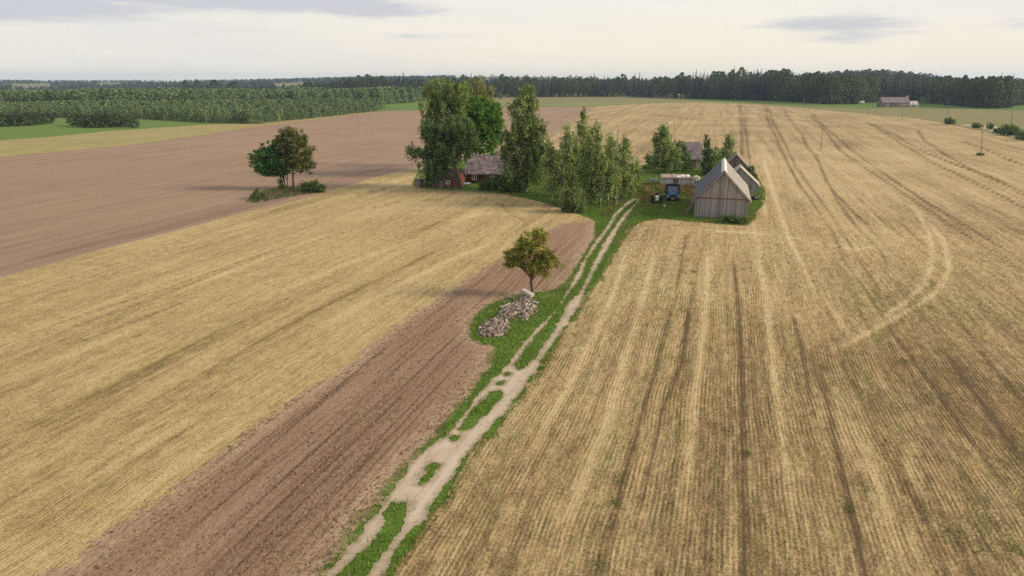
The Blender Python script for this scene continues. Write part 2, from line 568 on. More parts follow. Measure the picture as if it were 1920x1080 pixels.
def clip_zone(d, attrs):
    """keeps the part of the front grid where d > 0; cuts triangles along d = 0"""
    dat = np.stack([GX, GY, GZ] + attrs, 1)
    s = d[TRI] > 0
    k = s.sum(1)
    full = TRI[k == 3]
    used, inv = np.unique(full, return_inverse=True)
    V = [dat[used]]; T = [inv.reshape(-1, 3)]
    nv = len(used)

    def lerp(a, b):
        t = d[a] / (d[a] - d[b])
        return dat[a] + (dat[b] - dat[a]) * t[:, None]
    for cnt in (1, 2):
        q = TRI[k == cnt]; qs = s[k == cnt]
        if not len(q): continue
        odd = np.argmax(qs if cnt == 1 else ~qs, axis=1)
        r = np.arange(len(q))
        a, b, c = q[r, odd], q[r, (odd + 1) % 3], q[r, (odd + 2) % 3]
        n = len(q)
        if cnt == 1:
            V += [dat[a], lerp(a, b), lerp(a, c)]
            T.append(np.stack([nv + r, nv + n + r, nv + 2 * n + r], 1)); nv += 3 * n
        else:
            V += [lerp(b, a), dat[b], dat[c], lerp(c, a)]
            T.append(np.stack([nv + r, nv + n + r, nv + 2 * n + r], 1))
            T.append(np.stack([nv + r, nv + 2 * n + r, nv + 3 * n + r], 1)); nv += 4 * n
    return np.concatenate(V), np.concatenate(T)


NJ = (fnoise(GX, GY, 0.9, 31, 2) - 0.5) * 0.75 + (fnoise(GX, GY, 0.28, 33, 2) - 0.5) * 0.55
NK = fnoise(GX, GY, 6, 37, 2) - 0.5


def tracks_at(px, py, tr):
    v = np.zeros(len(px))
    for amp, wid, pix in tr:
        P = W(pix)
        xs = [p[0] for p in P]; ys = [p[1] for p in P]
        g = 6 + 3 * wid
        m = (px > min(xs) - g) & (px < max(xs) + g) & (py > min(ys) - g) & (py < max(ys) + g)
        if not m.any(): continue
        d = seg_dist(px[m], py[m], P, False)
        D = np.hypot(px[m], py[m])
        wv = np.maximum(wid, 0.0020 * D)
        brk = 0.65 + 0.7 * fnoise(px[m], py[m], 9.0, int(abs(P[0][0]) * 10) % 97, 2)
        end = np.minimum(np.hypot(px[m] - P[0][0], py[m] - P[0][1]), np.hypot(px[m] - P[-1][0], py[m] - P[-1][1]))
        v[m] += amp * (wid / wv) ** 0.6 * np.exp(-(d / wv) ** 2) * brk * sstep(0, 9, end) * (1 + 0.7 * sstep(90, 190, D))
    return v


def zone(name, pix, mat, level, label, cat, rough=0.5, slow=0.6, tracks=(), minus=(), bias=0.0):
    P = W(pix)
    d = sdf(GX, GY, P)
    for q in minus:
        d = np.minimum(d, -sdf(GX, GY, W(q)))
    d = d + NJ * rough * 2 + NK * slow * 2 + bias
    V, T = clip_zone(d, [tracks_at(GX, GY, tracks) if tracks else np.zeros(len(GX)), d])
    V3 = V[:, :3].copy(); V3[:, 2] += 0.006 * level
    o = link(name, np_mesh(name, V3, T, attrs={'track': V[:, 3], 'edge': V[:, 4]}), None, mat)
    tag(o, label, cat, kind='structure')
    return P


# ------------------------------------------------------------------ outlines traced on the ground
B_LOW = [(-900, 790), (-400, 640), (0, 525), (200, 470), (400, 418), (470, 398), (560, 378), (625, 360), (680, 343), (740, 325), (790, 313)]
LEFT_PLOUGH = B_LOW + [(860, 300), (1000, 266), (1034, 254), (1075, 226), (1115, 200), (1030, 201), (940, 203), (870, 206), (790, 207), (710, 209), (600, 222), (480, 236),
                       (380, 252), (250, 270), (120, 283), (0, 293), (-400, 335), (-900, 400)]
STRIP_TOP = [(1113, 412), (1050, 420), (1005, 444), (930, 490), (860, 530), (760, 600), (640, 690), (500, 780), (330, 910), (200, 1000), (100, 1080), (-60, 1200), (-300, 1400), (-800, 1850)]
LEFT_STUBBLE = B_LOW + [(775, 345), (768, 352), (800, 359), (870, 362), (950, 370), (1010, 381), (1045, 394), (1080, 405)] + STRIP_TOP + [(-2400, 1850), (-2400, 1150)]
VERGE_L = [(1117, 415), (1112, 450), (1085, 492), (1062, 528), (1042, 543), (1005, 548), (955, 557), (905, 578), (880, 608), (880, 632), (898, 646), (930, 652), (922, 680), (880, 738), (838, 788),
           (806, 824), (768, 862), (738, 898), (706, 944), (672, 984), (634, 1032), (592, 1080), (550, 1130), (400, 1340), (60, 1850)]
STRIP = STRIP_TOP[::-1] + VERGE_L
VERGE_R = [(690, 1150), (738, 1062), (790, 992), (836, 925), (868, 878), (900, 834), (945, 780), (976, 742), (1002, 706), (1027, 668), (1070, 606), (1105, 548), (1135, 500), (1165, 452), (1187, 424), (1205, 415)]
YARD_EDGE = [(1240, 411), (1290, 416), (1340, 421), (1395, 424), (1412, 414), (1416, 398), (1430, 382), (1432, 362), (1424, 342), (1408, 318), (1390, 292), (1375, 284), (1330, 296), (1285, 290), (1240, 296), (1212, 306), (1195, 320)]
RIGHT_STUBBLE = [(200, 1850)] + VERGE_R + YARD_EDGE + [(1140, 318), (1060, 290), (1000, 280), (1020, 262), (1037, 255), (1078, 226), (1118, 200), (1200, 195), (1300, 192), (1400, 195), (1480, 201), (1560, 208),
                                                  (1640, 215), (1720, 223), (1800, 236), (1860, 250), (1920, 265), (2100, 312), (2500, 430), (3000, 620), (3600, 1000), (3600, 1850)]
GREEN = [(60, 1850)] + VERGE_L[::-1][1:] + [(1080, 402), (1040, 388), (1000, 376), (940, 364), (870, 357), (800, 353), (768, 347), (765, 330), (800, 312), (900, 290), (1000, 262), (1100, 290), (1195, 318),
                                             (1212, 303), (1300, 284), (1380, 280), (1412, 312), (1436, 345), (1436, 384), (1420, 402), (1416, 418), (1396, 428), (1240, 415), (1206, 419), (1168, 456), (1108, 552),
                                             (1034, 672), (964, 774), (890, 880), (806, 1000), (750, 1070), (690, 1160), (200, 1850)]
ROAD_L = [(1186, 373), (1170, 385), (1150, 403), (1135, 431), (1118, 450), (1099, 478), (1081, 514), (1065, 543), (1045, 579), (995, 628), (954, 680), (937, 699), (898, 738), (871, 777), (836, 816), (815, 830), (782, 854),
          (754, 893), (727, 932), (700, 971), (665, 1010), (638, 1050), (612, 1080), (560, 1150), (300, 1500)]
ROAD_R = [(380, 1500), (660, 1150), (718, 1080), (757, 1018), (796, 974), (818, 934), (852, 894), (870, 856), (905, 818), (946, 778), (977, 738), (1001, 700), (1023, 664), (1040, 641), (1073, 597), (1088, 571), (1103, 535),
          (1117, 509), (1142, 465), (1160, 430), (1180, 402), (1201, 375)]
MEDIANS = [
    [(1192, 375), (1177, 387), (1160, 403), (1138, 436), (1120, 460), (1099, 493), (1093, 517), (1071, 545), (1055, 568), (1045, 581), (1019, 615), (995, 641), (966, 684), (970, 694), (985, 690), (1008, 664), (1032, 628),
     (1058, 587), (1060, 576), (1084, 550), (1099, 524), (1112, 493), (1128, 462), (1148, 432), (1170, 402), (1186, 388), (1196, 376)],
    [(862, 807), (880, 778), (895, 757), (917, 736), (938, 732), (940, 748), (922, 768), (902, 786), (885, 800)],
    [(789, 908), (795, 890), (800, 876), (812, 870), (828, 873), (815, 885), (808, 898)],
    [(560, 1180), (628, 1080), (652, 1062), (688, 1030), (712, 1000), (722, 962), (735, 944), (765, 939), (770, 952), (752, 974), (748, 995), (728, 1018), (712, 1048), (690, 1080), (630, 1170), (480, 1400), (420, 1400)],
    [(846, 826), (850, 818), (860, 818), (856, 826)], [(930, 722), (936, 714), (946, 714), (940, 722)], [(945, 704), (950, 698), (960, 700), (952, 706)],
]

# wheel marks, lines of spilt straw and broad tone bands: (amount, half width in metres, outline); dark is negative
PALE, DARK = 0.62, -0.72
TR_R = []
for pr in [
    [(1386, 196), (1391, 241), (1391, 294)], [(1395, 218), (1401, 269), (1407, 302)],
    [(1436, 204), (1439, 224), (1456, 260), (1478, 310), (1500, 350), (1524, 380), (1562, 438), (1582, 488), (1637, 567), (1678, 630), (1737, 709), (1800, 800), (1900, 930)],
    [(1442, 204), (1450, 232), (1467, 260), (1490, 308), (1515, 345), (1541, 380), (1587, 447), (1607, 484), (1660, 560)],
    [(1470, 208), (1481, 226), (1504, 252), (1514, 277), (1529, 291), (1550, 340), (1572, 380), (1607, 430), (1645, 463), (1678, 522)],
    [(1518, 215), (1546, 243), (1574, 280), (1602, 302), (1660, 340), (1720, 380), (1787, 426), (1862, 472), (1920, 509), (2100, 620)],
    [(1523, 214), (1560, 249), (1588, 274), (1633, 308), (1690, 348), (1737, 380), (1828, 434), (1920, 492), (2100, 600)],
    [(1622, 228), (1661, 249), (1698, 274), (1754, 308), (1850, 355), (1960, 410)], [(1633, 231), (1678, 252), (1712, 274), (1782, 305), (1880, 345), (1980, 395)],
    [(1720, 243), (1734, 263), (1774, 291), (1820, 318), (1900, 350)], [(1800, 262), (1860, 285), (1940, 320)],
    [(1374, 480), (1385, 576), (1391, 734), (1395, 827), (1395, 1077), (1396, 1400)],
    [(1287, 434), (1266, 559), (1241, 647), (1215, 740), (1170, 893), (1137, 1035), (1080, 1250)],
    [(1297, 547), (1278, 680), (1240, 777), (1205, 930), (1170, 1050)],
    [(1540, 700), (1558, 790), (1588, 930), (1620, 1080), (1680, 1300)], [(1660, 820), (1710, 930), (1790, 1075)], [(1760, 640), (1850, 770), (1980, 960)], [(1790, 610), (1900, 730), (2000, 840)],
    [(1500, 480), (1540, 560), (1575, 620)], [(1480, 560), (1510, 690), (1530, 820)], [(1680, 410), (1730, 460), (1770, 480), (1850, 520)], [(1870, 530), (1960, 600)],
    [(1555, 350), (1600, 400), (1650, 440)], [(1600, 365), (1660, 420), (1700, 455)],
]:
    TR_R.append((DARK, 0.20, pr))
for pr in [
    [(1700, 380), (1722, 400), (1742, 440), (1749, 475), (1745, 505), (1730, 535), (1700, 566), (1650, 600), (1600, 625)],
    [(1735, 410), (1768, 450), (1779, 490), (1775, 520), (1757, 548), (1720, 574), (1680, 595), (1600, 640), (1540, 668)],
    [(1520, 685), (1578, 743), (1637, 781), (1650, 800)], [(1640, 790), (1630, 850), (1652, 927), (1680, 1040)], [(1700, 800), (1712, 880), (1760, 980)],
    [(1180, 429), (1240, 430), (1290, 432), (1370, 436), (1440, 441), (1520, 452), (1600, 470), (1680, 455)],
    [(1330, 300), (1420, 330), (1440, 420)], [(1432, 300), (1455, 380), (1480, 450), (1540, 560), (1600, 640)],
    [(1180, 470), (1130, 600), (1060, 740), (980, 880)], [(1230, 470), (1200, 580), (1165, 700), (1120, 830), (1060, 1000), (1020, 1090)],
    [(1330, 460), (1322, 600), (1300, 760), (1285, 900), (1270, 1080)], [(1420, 470), (1440, 590), (1452, 720), (1480, 900), (1500, 1080)],
    [(1280, 320), (1360, 350), (1420, 340)],
]:
    TR_R.append((PALE, 0.34, pr))
TR_R += [(0.30, 16.0, [(1230, 500), (1420, 480), (1560, 440)]), (0.18, 30.0, [(1400, 330), (1600, 300)])]
TR_R.append((1.3, 1.4, [(1040, 684), (1070, 688), (1100, 690)]))
TR_R += [(-0.16, 9.0, [(700, 1400), (960, 980), (1120, 760)]), (-0.10, 14.0, [(1250, 1500), (1500, 1000), (1560, 760)]), (-0.15, 12.0, [(2100, 1500), (1850, 900), (1780, 640)]), (-0.10, 9.0, [(1650, 500), (1800, 600), (2000, 760)]), (-0.35, 1.2, [(1640, 470), (1700, 560), (1800, 680), (1900, 800)]), (-0.4, 2.2, [(1780, 460), (1830, 500)]), (-0.35, 1.0, [(1505, 610), (1540, 700), (1560, 800)]), (-0.35, 1.0, [(1120, 760), (1085, 860), (1050, 960)])]  # broad brownish bands; the lower right one puts corner vignetting into the colour
TR_L = []
for pr in [
    [(0, 835), (150, 757), (327, 664), (470, 590)], [(0, 658), (233, 580), (500, 480), (600, 450), (700, 420)], [(0, 1030), (136, 944), (272, 850), (370, 796), (470, 735)], [(0, 1062), (140, 968), (300, 862)],
    [(0, 640), (300, 545), (560, 455)], [(0, 560), (200, 500), (420, 432)], [(715, 441), (722, 452), (735, 454), (800, 428), (860, 404)], [(735, 436), (745, 446), (762, 440), (840, 410)],
    [(860, 345 + 15), (930, 380), (985, 420)], [(940, 395), (975, 410), (1000, 432)], [(560, 600), (640, 560), (760, 500), (850, 455)], [(640, 400), (760, 378), (900, 372)], [(620, 372), (740, 352), (790, 352)],
    [(0, 700), (260, 600), (420, 540)], [(150, 830), (330, 728), (520, 622), (700, 525)],
]:
    TR_L.append((DARK * 0.75, 0.22, pr))
for pr in [[(400, 630), (440, 618), (483, 605)], [(0, 720), (200, 640), (330, 590)], [(60, 1000), (205, 890), (300, 825), (420, 745)], [(0, 800), (160, 722), (320, 640)], [(560, 640), (700, 560), (840, 490), (960, 440)],
           [(500, 560), (640, 500), (800, 440)], [(640, 350), (720, 340), (780, 345)], [(820, 420), (920, 400), (1000, 410)], [(300, 560), (480, 490), (640, 430)]]:
    TR_L.append((PALE * 0.8, 0.6, pr))
TR_D = [(-0.8, 0.10, [(690, 1010), (745, 930), (815, 838), (862, 800), (915, 745)]), (-0.7, 0.10, [(742, 1010), (800, 925), (860, 850), (925, 775), (975, 715), (1010, 660)]), (0.7, 0.25, [(668, 1040), (735, 940), (800, 855), (850, 815), (905, 755)]), (0.7, 0.3, [(730, 1060), (780, 970), (835, 890), (890, 815), (950, 745), (1000, 680)]),
        (-0.6, 0.08, [(660, 1035), (725, 940), (790, 860)]), (-0.6, 0.08, [(770, 1000), (825, 905), (880, 830)])]
TR_L += [(-0.42, 1.3, [(-60, 1085), (0, 1045), (136, 958), (300, 850), (440, 768)]), (-0.30, 0.9, [(0, 845), (150, 765), (327, 674), (480, 596)]), (-0.35, 2.0, [(-50, 1000), (60, 930), (200, 850)])]
TR_S = []
for pr in [[(215, 1080), (380, 950), (560, 790), (700, 670), (800, 590)], [(320, 1080), (480, 945), (640, 800), (760, 690)], [(240, 1080), (420, 940), (600, 780)], [(480, 1080), (560, 990), (660, 890), (770, 770)],
           [(150, 1075), (280, 970), (430, 850), (560, 750), (700, 640)], [(410, 1080), (540, 960), (650, 850)], [(845, 650), (852, 630), (850, 610)], [(862, 655), (872, 635), (866, 612)], [(830, 645), (838, 628), (836, 608)]]:
    TR_S.append((DARK * 0.8, 0.13, pr))
rline = random.Random(8)
ua, ub = at(100, 1080), at(600, 1080)
u0, u1 = ua[0] * RC - ua[1] * RS, ub[0] * RC - ub[1] * RS
uu = u0
while uu < u1 + 0.5:
    v0 = 18.0
    while v0 < 70:
        v1 = v0 + rline.uniform(8, 26)
        TR_S.append((-rline.uniform(0.35, 0.95), 0.085, [proj(uu * RC + v * RS, -uu * RS + v * RC, 0) for v in (v0, (v0 + v1) / 2, v1)]))
        v0 = v1 - rline.uniform(0, 8)
    uu += rline.uniform(0.35, 0.8)
for pr in [[(560, 1080), (660, 960), (740, 860), (850, 730)], [(520, 800), (640, 700), (740, 620)], [(600, 1030), (700, 905), (800, 790)]]:
    TR_S.append((PALE * 0.7, 0.6, pr))

zone("grass_verge", GREEN, M['grass'], 1, 'green grass of the verges, the farmyard and the grove floor', 'grass', 0.6, 0.4)
zone("ploughed_field", LEFT_PLOUGH, M['plough'], 2, 'large dry brown tilled field left of the grove', 'field', 0.7, 0.5, [(-0.5, 3.0, [(0, 500), (400, 400), (620, 345)])])
zone("stubble_field", LEFT_STUBBLE, M['stubble_gold'], 3, 'golden stubble field curving in front of the red houses', 'field', 0.35, 0.3, TR_L, minus=[YARD_EDGE], bias=0.9)
zone("ploughed_field", STRIP, M['plough_fresh'], 4, 'reddish tilled strip between golden stubble and dirt track', 'field', 0.8, 0.4, TR_S)
zone("stubble_field", RIGHT_STUBBLE, M['stubble'], 5, 'wide pale stubble field right of the dirt track', 'field', 0.75, 0.65, TR_R)
zone("dirt_track", ROAD_L + ROAD_R, M['sand'], 6, 'pale sandy two rut track leading to the farmyard', 'track', 0.30, 0.06, TR_D, minus=MEDIANS)
zone("meadow_strip", [(710, 208), (713, 195), (790, 190), (870, 186), (870, 206), (790, 207)], M['bright'], 7, 'light green strip beyond the brown field beside the plantation', 'meadow', 1, 1)
zone("meadow_strip", [(1030, 200), (1030, 194), (1180, 193), (1300, 189), (1420, 192), (1500, 200), (1400, 194), (1300, 191), (1200, 194), (1118, 199)], M['palegreen'], 7, 'thin pale green margin behind the far crest of the stubble', 'meadow', 1, 1)
zone("crop_field", [(1240, 183.5), (1340, 184.5), (1500, 190), (1700, 194), (1920, 196), (2300, 198), (2300, 212), (1920, 207), (1800, 204), (1700, 202), (1620, 204), (1520, 201), (1420, 194), (1330, 189)], M['bright'], 7, 'bright green field along the dark forest edge', 'field', 1, 1.5)
zone("crop_field", [(-900, 300), (-500, 275), (0, 264), (100, 257), (200, 246), (330, 238), (440, 232), (330, 226), (100, 222), (-500, 222), (-900, 222)], M['bright'], 7, 'bright green meadow among shrubs at the young plantation', 'field', 1, 1.5)
zone("dry_strip", [(-900, 402), (-400, 337), (0, 295), (120, 285), (250, 272), (380, 254), (480, 238), (600, 224), (710, 210), (710, 207), (640, 214), (560, 224), (470, 232), (440, 231), (330, 238), (200, 246), (100, 257), (0, 264), (-500, 275), (-900, 300)],
     M['dry'], 8, 'straw coloured grass strip along the brown field margin', 'grass strip', 1, 0.8)
zone("dry_strip", [(1790, 234), (1830, 238), (1880, 252), (1960, 268), (2100, 300), (2100, 280), (1960, 252), (1900, 243), (1840, 234)], M['sand'], 8, 'narrow pale field road past the shrubs at far right', 'path', 0.3, 0.3)
zone("garden_bed", [(1196, 352), (1215, 346), (1300, 350), (1312, 360), (1300, 368), (1210, 366)], M['plough_fresh'], 8, 'bare brown garden soil among rusty plants by the grey shed', 'garden bed', 0.4, 0.3)

# ------------------------------------------------------------------ foliage
def leaf_mat(name, transl=0.3):
    m, t = mat_new(name)
    col = t.n('ShaderNodeAttribute', {'attribute_name': 'tint'}).outputs['Color']
    p = t.n('ShaderNodeBsdfPrincipled', None, Base_Color=col, Roughness=0.6)
    p.inputs['Specular IOR Level'].default_value = 0.25
    tr = t.n('ShaderNodeBsdfTranslucent', None, Color=t.mix(1.0, col, (1.2, 1.2, 0.7), 'MULTIPLY'))
    mx = t.n('ShaderNodeMixShader', None, Fac=transl)
    t.t.links.new(p.outputs[0], mx.inputs[1]); t.t.links.new(tr.outputs[0], mx.inputs[2])
    t.t.links.new(mx.outputs[0], t.n('ShaderNodeOutputMaterial').inputs[0])
    return m


def bark_mat(name, a, b, scale=(6, 6, 1.5), lo=0.4, hi=0.62):
    m, t = mat_new(name)
    pos = t.n('ShaderNodeTexCoord').outputs['Object']
    n = t.noise(t.mapping(pos, scale), 1.0, 4, 0.65)
    finish(t, t.mix(t.mapr(n, lo, hi), a, b), 0.9, 0.15, n, 0.6, 0.05)
    return m


M['leaf'] = leaf_mat("leaves", 0.48)
M['needle'] = leaf_mat("needles", 0.20)
M['blade'] = leaf_mat("blades", 0.25)
M['bark'] = bark_mat("grey_brown_bark", (0.075, 0.055, 0.042), (0.16, 0.125, 0.10))
M['birch_bark'] = bark_mat("birch_bark", (0.08, 0.07, 0.06), (0.44, 0.40, 0.36), (3, 3, 1.6), 0.40, 0.56)
M['old_birch'] = bark_mat("old_birch_bark", (0.08, 0.07, 0.062), (0.34, 0.31, 0.28), (3, 3, 1.2), 0.42, 0.60)
M['twig'] = bark_mat("grey_birch_twig", (0.14, 0.11, 0.09), (0.38, 0.33, 0.28), (2, 2, 2))


def quads(P, size, rng, up=0.3, aspect=0.6, droop=0.0, out=None):
    """leaf quads at P, each of its own size and lean"""
    n = len(P)
    nr_ = rng.normal(size=(n, 3)); nr_[:, 2] += up
    if out is not None: nr_ = nr_ + out
    nr_ /= np.linalg.norm(nr_, axis=1)[:, None] + 1e-9
    a = rng.normal(size=(n, 3))
    if droop: a = a * (1 - droop) + np.array([0, 0, -1.0]) * droop * 2
    a -= (a * nr_).sum(1)[:, None] * nr_
    a /= np.linalg.norm(a, axis=1)[:, None] + 1e-9
    b = np.cross(nr_, a)
    s = size * rng.uniform(0.6, 1.35, n)
    a = a * s[:, None]; b = b * (s * aspect)[:, None]
    V = np.stack([P - a, P + b * 0.9 - a * 0.1, P + a, P - b * 0.9 + a * 0.1], 1).reshape(-1, 3)
    return V, np.arange(4 * n).reshape(-1, 4)


def shade_cols(n, base, var, rng, clus=None, k=4):
    """each clump, then each leaf, of a slightly different green"""
    c = np.ones((n, 3)) * np.array(base)
    if clus is not None:
        cv = 1 + rng.normal(size=(clus.max() + 1, 1)) * var
        hue = rng.normal(size=(clus.max() + 1, 1)) * var * 0.3
        c = c * cv[clus]
        c[:, 0] *= (1 + hue[clus, 0]); c[:, 2] *= (1 - 0.4 * hue[clus, 0])
    c *= 1 + rng.normal(size=(n, 1)) * var * 0.8
    return np.repeat(np.clip(c, 0.006, 0.8), k, axis=0)


def make_crown(lobes, rng, base, size, dens, var=0.2, crad=0.8, per=26, droop=0.0, hang=0.0, hollow=0.45, up=0.4, transl=None, extra=None, zmin=0.3):
    """lobes: (x,y,z,rx,ry,rz) in the tree's own space -> vertices, faces, tints, clump centres"""
    Ps, cl, cents, k = [], [], [], 0
    for (lx, ly, lz, rx, ry, rz) in lobes:
        surf = (rx * ry + rx * rz + ry * rz) / 3 * 4 * PI
        nc = max(5, int(surf * dens))
        d = rng.normal(size=(nc, 3)); d /= np.linalg.norm(d, axis=1)[:, None]
        r = hollow + (1 - hollow) * rng.random(nc) ** 0.6
        r *= 0.80 + 0.32 * rng.random(nc)
        r = np.where(rng.random(nc) < 0.12, r * 1.2, r)
        cc = np.array([lx, ly, lz]) + d * r[:, None] * np.array([rx, ry, rz])
        cc = cc[cc[:, 2] > zmin]
        for c in cc:
            n = max(6, int(per * rng.uniform(0.5, 1.5)))
            cr = crad * rng.uniform(0.6, 1.3)
            q = rng.normal(size=(n, 3)) * cr * np.array([0.55, 0.55, 0.42])
            if hang:
                h = rng.exponential(hang, n)
                q[:, :2] *= 0.75
                q[:, 2] -= h
            Ps.append(c + q); cl.append(np.full(n, k)); k += 1
            cents.append(c)
    P = np.concatenate(Ps); cl = np.concatenate(cl)
    keep = P[:, 2] > zmin
    P, cl = P[keep], cl[keep]
    mid = np.mean([l[:3] for l in lobes], axis=0)
    out = (P - mid); out /= np.linalg.norm(out, axis=1)[:, None] + 1e-6
    o2 = P - np.array(cents)[cl] + np.array([0, 0, 0.5 * hang]); o2 /= np.linalg.norm(o2, axis=1)[:, None] + 1e-6
    out = out * 0.5 + o2 * 1.1
    V, Fq = quads(P, size, rng, up, 0.62, droop, out * 0.8)
    return V, Fq, shade_cols(len(P), base, var, rng, cl), np.array(cents)


def limb_tubes(mb, trunk_pts, trunk_r, targets, rng, r0=0.10, n=5):
    for c in targets:
        c = np.array(c)
        h = max(0.15, min(0.92, (c[2] / trunk_pts[-1][2]) * rng.uniform(0.45, 0.8)))
        i = h * (len(trunk_pts) - 1); a = int(i); f = i - a
        s = np.array(trunk_pts[a]) * (1 - f) + np.array(trunk_pts[min(a + 1, len(trunk_pts) - 1)]) * f
        mid = s * 0.5 + c * 0.5 + np.array([0, 0, 0.10 * np.linalg.norm(c - s)]) + rng.normal(size=3) * 0.15
        r = min(r0, trunk_r * 0.55)
        mb.tube([s, mid, c], [r, r * 0.6, r * 0.2], n, False)


def tree(name, label, base, lobes, kind, seed, cat='tree', group=None, lean=(0, 0), trunk_top=0.86, depth=0.95, rt=None, stems=None, bark=None):
    """base: pixel of the foot; lobes: (px, py, half width px, half height px[, offset in depth m])"""
    rng = np.random.default_rng(seed)
    bx, by = at(*base)
    z0 = g1(bx, by)
    k = mpp((bx, by), 4)
    L = []
    for lb in lobes:
        cx, cy, hw, hh = lb[:4]
        dy = lb[4] if len(lb) > 4 else rng.uniform(-0.35, 0.35) * hw * k
        z = height_to((bx, by), cy) - z0
        x = (cx - proj(bx, by, z + z0)[0]) * mpp((bx, by), z)
        gr = 1.0 if kind in ('bush', 'rust') else 1.04 if kind in ('rowan', 'young_birch') else 1.11
        L.append((x, dy, z, hw * k * gr, hw * k * depth * gr, hh * k / CP * (1 + (gr - 1) * 0.4)))
    P = KINDS[kind]
    top = max(l[2] + l[5] for l in L)
    root = empty(name, (bx, by, z0))
    tag(root, label, cat, group)
    r = rt or P.get('rt', 0.018) * top
    H = top * trunk_top
    mb = MB()
    cent = np.array([np.mean([l[0] for l in L]), np.mean([l[1] for l in L])])
    allp = []
    ns = stems or 1
    V, Fq, cols, cents = make_crown(L, rng, P['col'], P['size'], P['dens'], P['var'], P['crad'], P['per'], P.get('droop', 0), P.get('hang', 0), P.get('hollow', 0.45), P.get('up', 0.4), zmin=P.get('zmin', 0.4))
    for s in range(ns):
        off = rng.normal(size=2) * 0.35 if ns > 1 else np.zeros(2)
        ex = cent * 0.8 + np.array(lean) + (rng.normal(size=2) * 1.2 if ns > 1 else 0)
        pts = [np.array([off[0] + ex[0] * t ** 1.5 + rng.normal() * 0.05 * top * 0.12, off[1] + ex[1] * t ** 1.5 + rng.normal() * 0.02, t * H - (0.15 if t == 0 else 0)]) for t in np.linspace(0, 1, 8)]
        rad = [r * (1.35 if i == 0 else 1.0) * (1 - 0.86 * i / 7) / (ns ** 0.4) for i in range(8)]
        mb.tube(pts, rad, 9)
        nl = P.get('limbs', 14)
        tg = cents[rng.choice(len(cents), min(len(cents), nl), replace=False)]
        limb_tubes(mb, pts, r, tg, rng, r * 0.42)
    mb.build('trunk', M[bark or P['bark']], root, smooth=True)
    link('crown', np_mesh(name + '_crown', V, Fq, cols), root, M['leaf'])
    if kind == 'rowan':
        c = cents[rng.choice(len(cents), 95)]
        bp = np.concatenate([q + rng.normal(size=(7, 3)) * 0.10 + rng.normal(size=3) * 0.35 for q in c])
        Vb, Fb = quads(bp, 0.045, rng, 0.2, 1.0)
        bo = link('berries', np_mesh('berries', Vb, Fb, shade_cols(len(bp), (0.50, 0.12, 0.015), 0.25, rng)), root, M['leaf'])
        bo['kind'] = 'stuff'
    return root


KINDS = {
    'birch': dict(col=(0.205, 0.262, 0.1), size=0.22, dens=0.78, var=0.28, crad=0.60, per=34, droop=0.55, hang=0.55, bark='old_birch', limbs=16, hollow=0.4),
    'brown_birch': dict(col=(0.25, 0.262, 0.115), size=0.23, dens=0.62, var=0.18, crad=0.65, per=32, droop=0.55, hang=0.6, bark='old_birch', limbs=14),
    'dark_birch': dict(col=(0.125, 0.185, 0.07), size=0.23, dens=0.62, var=0.30, crad=0.62, per=34, droop=0.5, hang=0.5, bark='old_birch', limbs=18),
    'young_birch': dict(col=(0.240, 0.300, 0.118), size=0.19, dens=1.15, var=0.27, crad=0.55, per=24, droop=0.5, hang=0.45, bark='birch_bark', limbs=12, rt=0.010, hollow=0.2),
    'maple': dict(col=(0.112, 0.215, 0.03), size=0.25, dens=0.8, var=0.20, crad=0.62, per=40, up=0.7, bark='bark', limbs=12, hollow=0.6),
    'bright': dict(col=(0.09, 0.2, 0.05), size=0.22, dens=1.2, var=0.20, crad=0.5, per=32, up=0.5, bark='bark', limbs=10, hollow=0.4),
    'olive': dict(col=(0.160, 0.172, 0.060), size=0.21, dens=1.2, var=0.20, crad=0.48, per=30, up=0.5, bark='bark', limbs=10, hollow=0.4),
    'rowan': dict(col=(0.285, 0.288, 0.074), size=0.10, dens=3.9, var=0.26, crad=0.29, per=30, up=0.3, bark='bark', limbs=22, hollow=0.25, rt=0.026),
    'bush': dict(col=(0.102, 0.158, 0.046), size=0.17, dens=1.9, var=0.25, crad=0.45, per=26, up=0.5, bark='bark', limbs=6, hollow=0.3, zmin=0.05, rt=0.03),
    'pale_bush': dict(col=(0.19, 0.245, 0.095), size=0.17, dens=1.6, var=0.20, crad=0.45, per=26, droop=0.4, hang=0.3, bark='bark', limbs=6, hollow=0.3, zmin=0.05, rt=0.02),
    'rust': dict(col=(0.212, 0.131, 0.068), size=0.11, dens=1.0, var=0.28, crad=0.5, per=16, up=0.3, bark='bark', limbs=12, hollow=0.2, zmin=0.05, rt=0.02),
    'weed': dict(col=(0.149, 0.163, 0.056), size=0.14, dens=2.2, var=0.28, crad=0.4, per=20, up=0.6, bark='bark', limbs=4, hollow=0.2, zmin=0.03, rt=0.015),
}

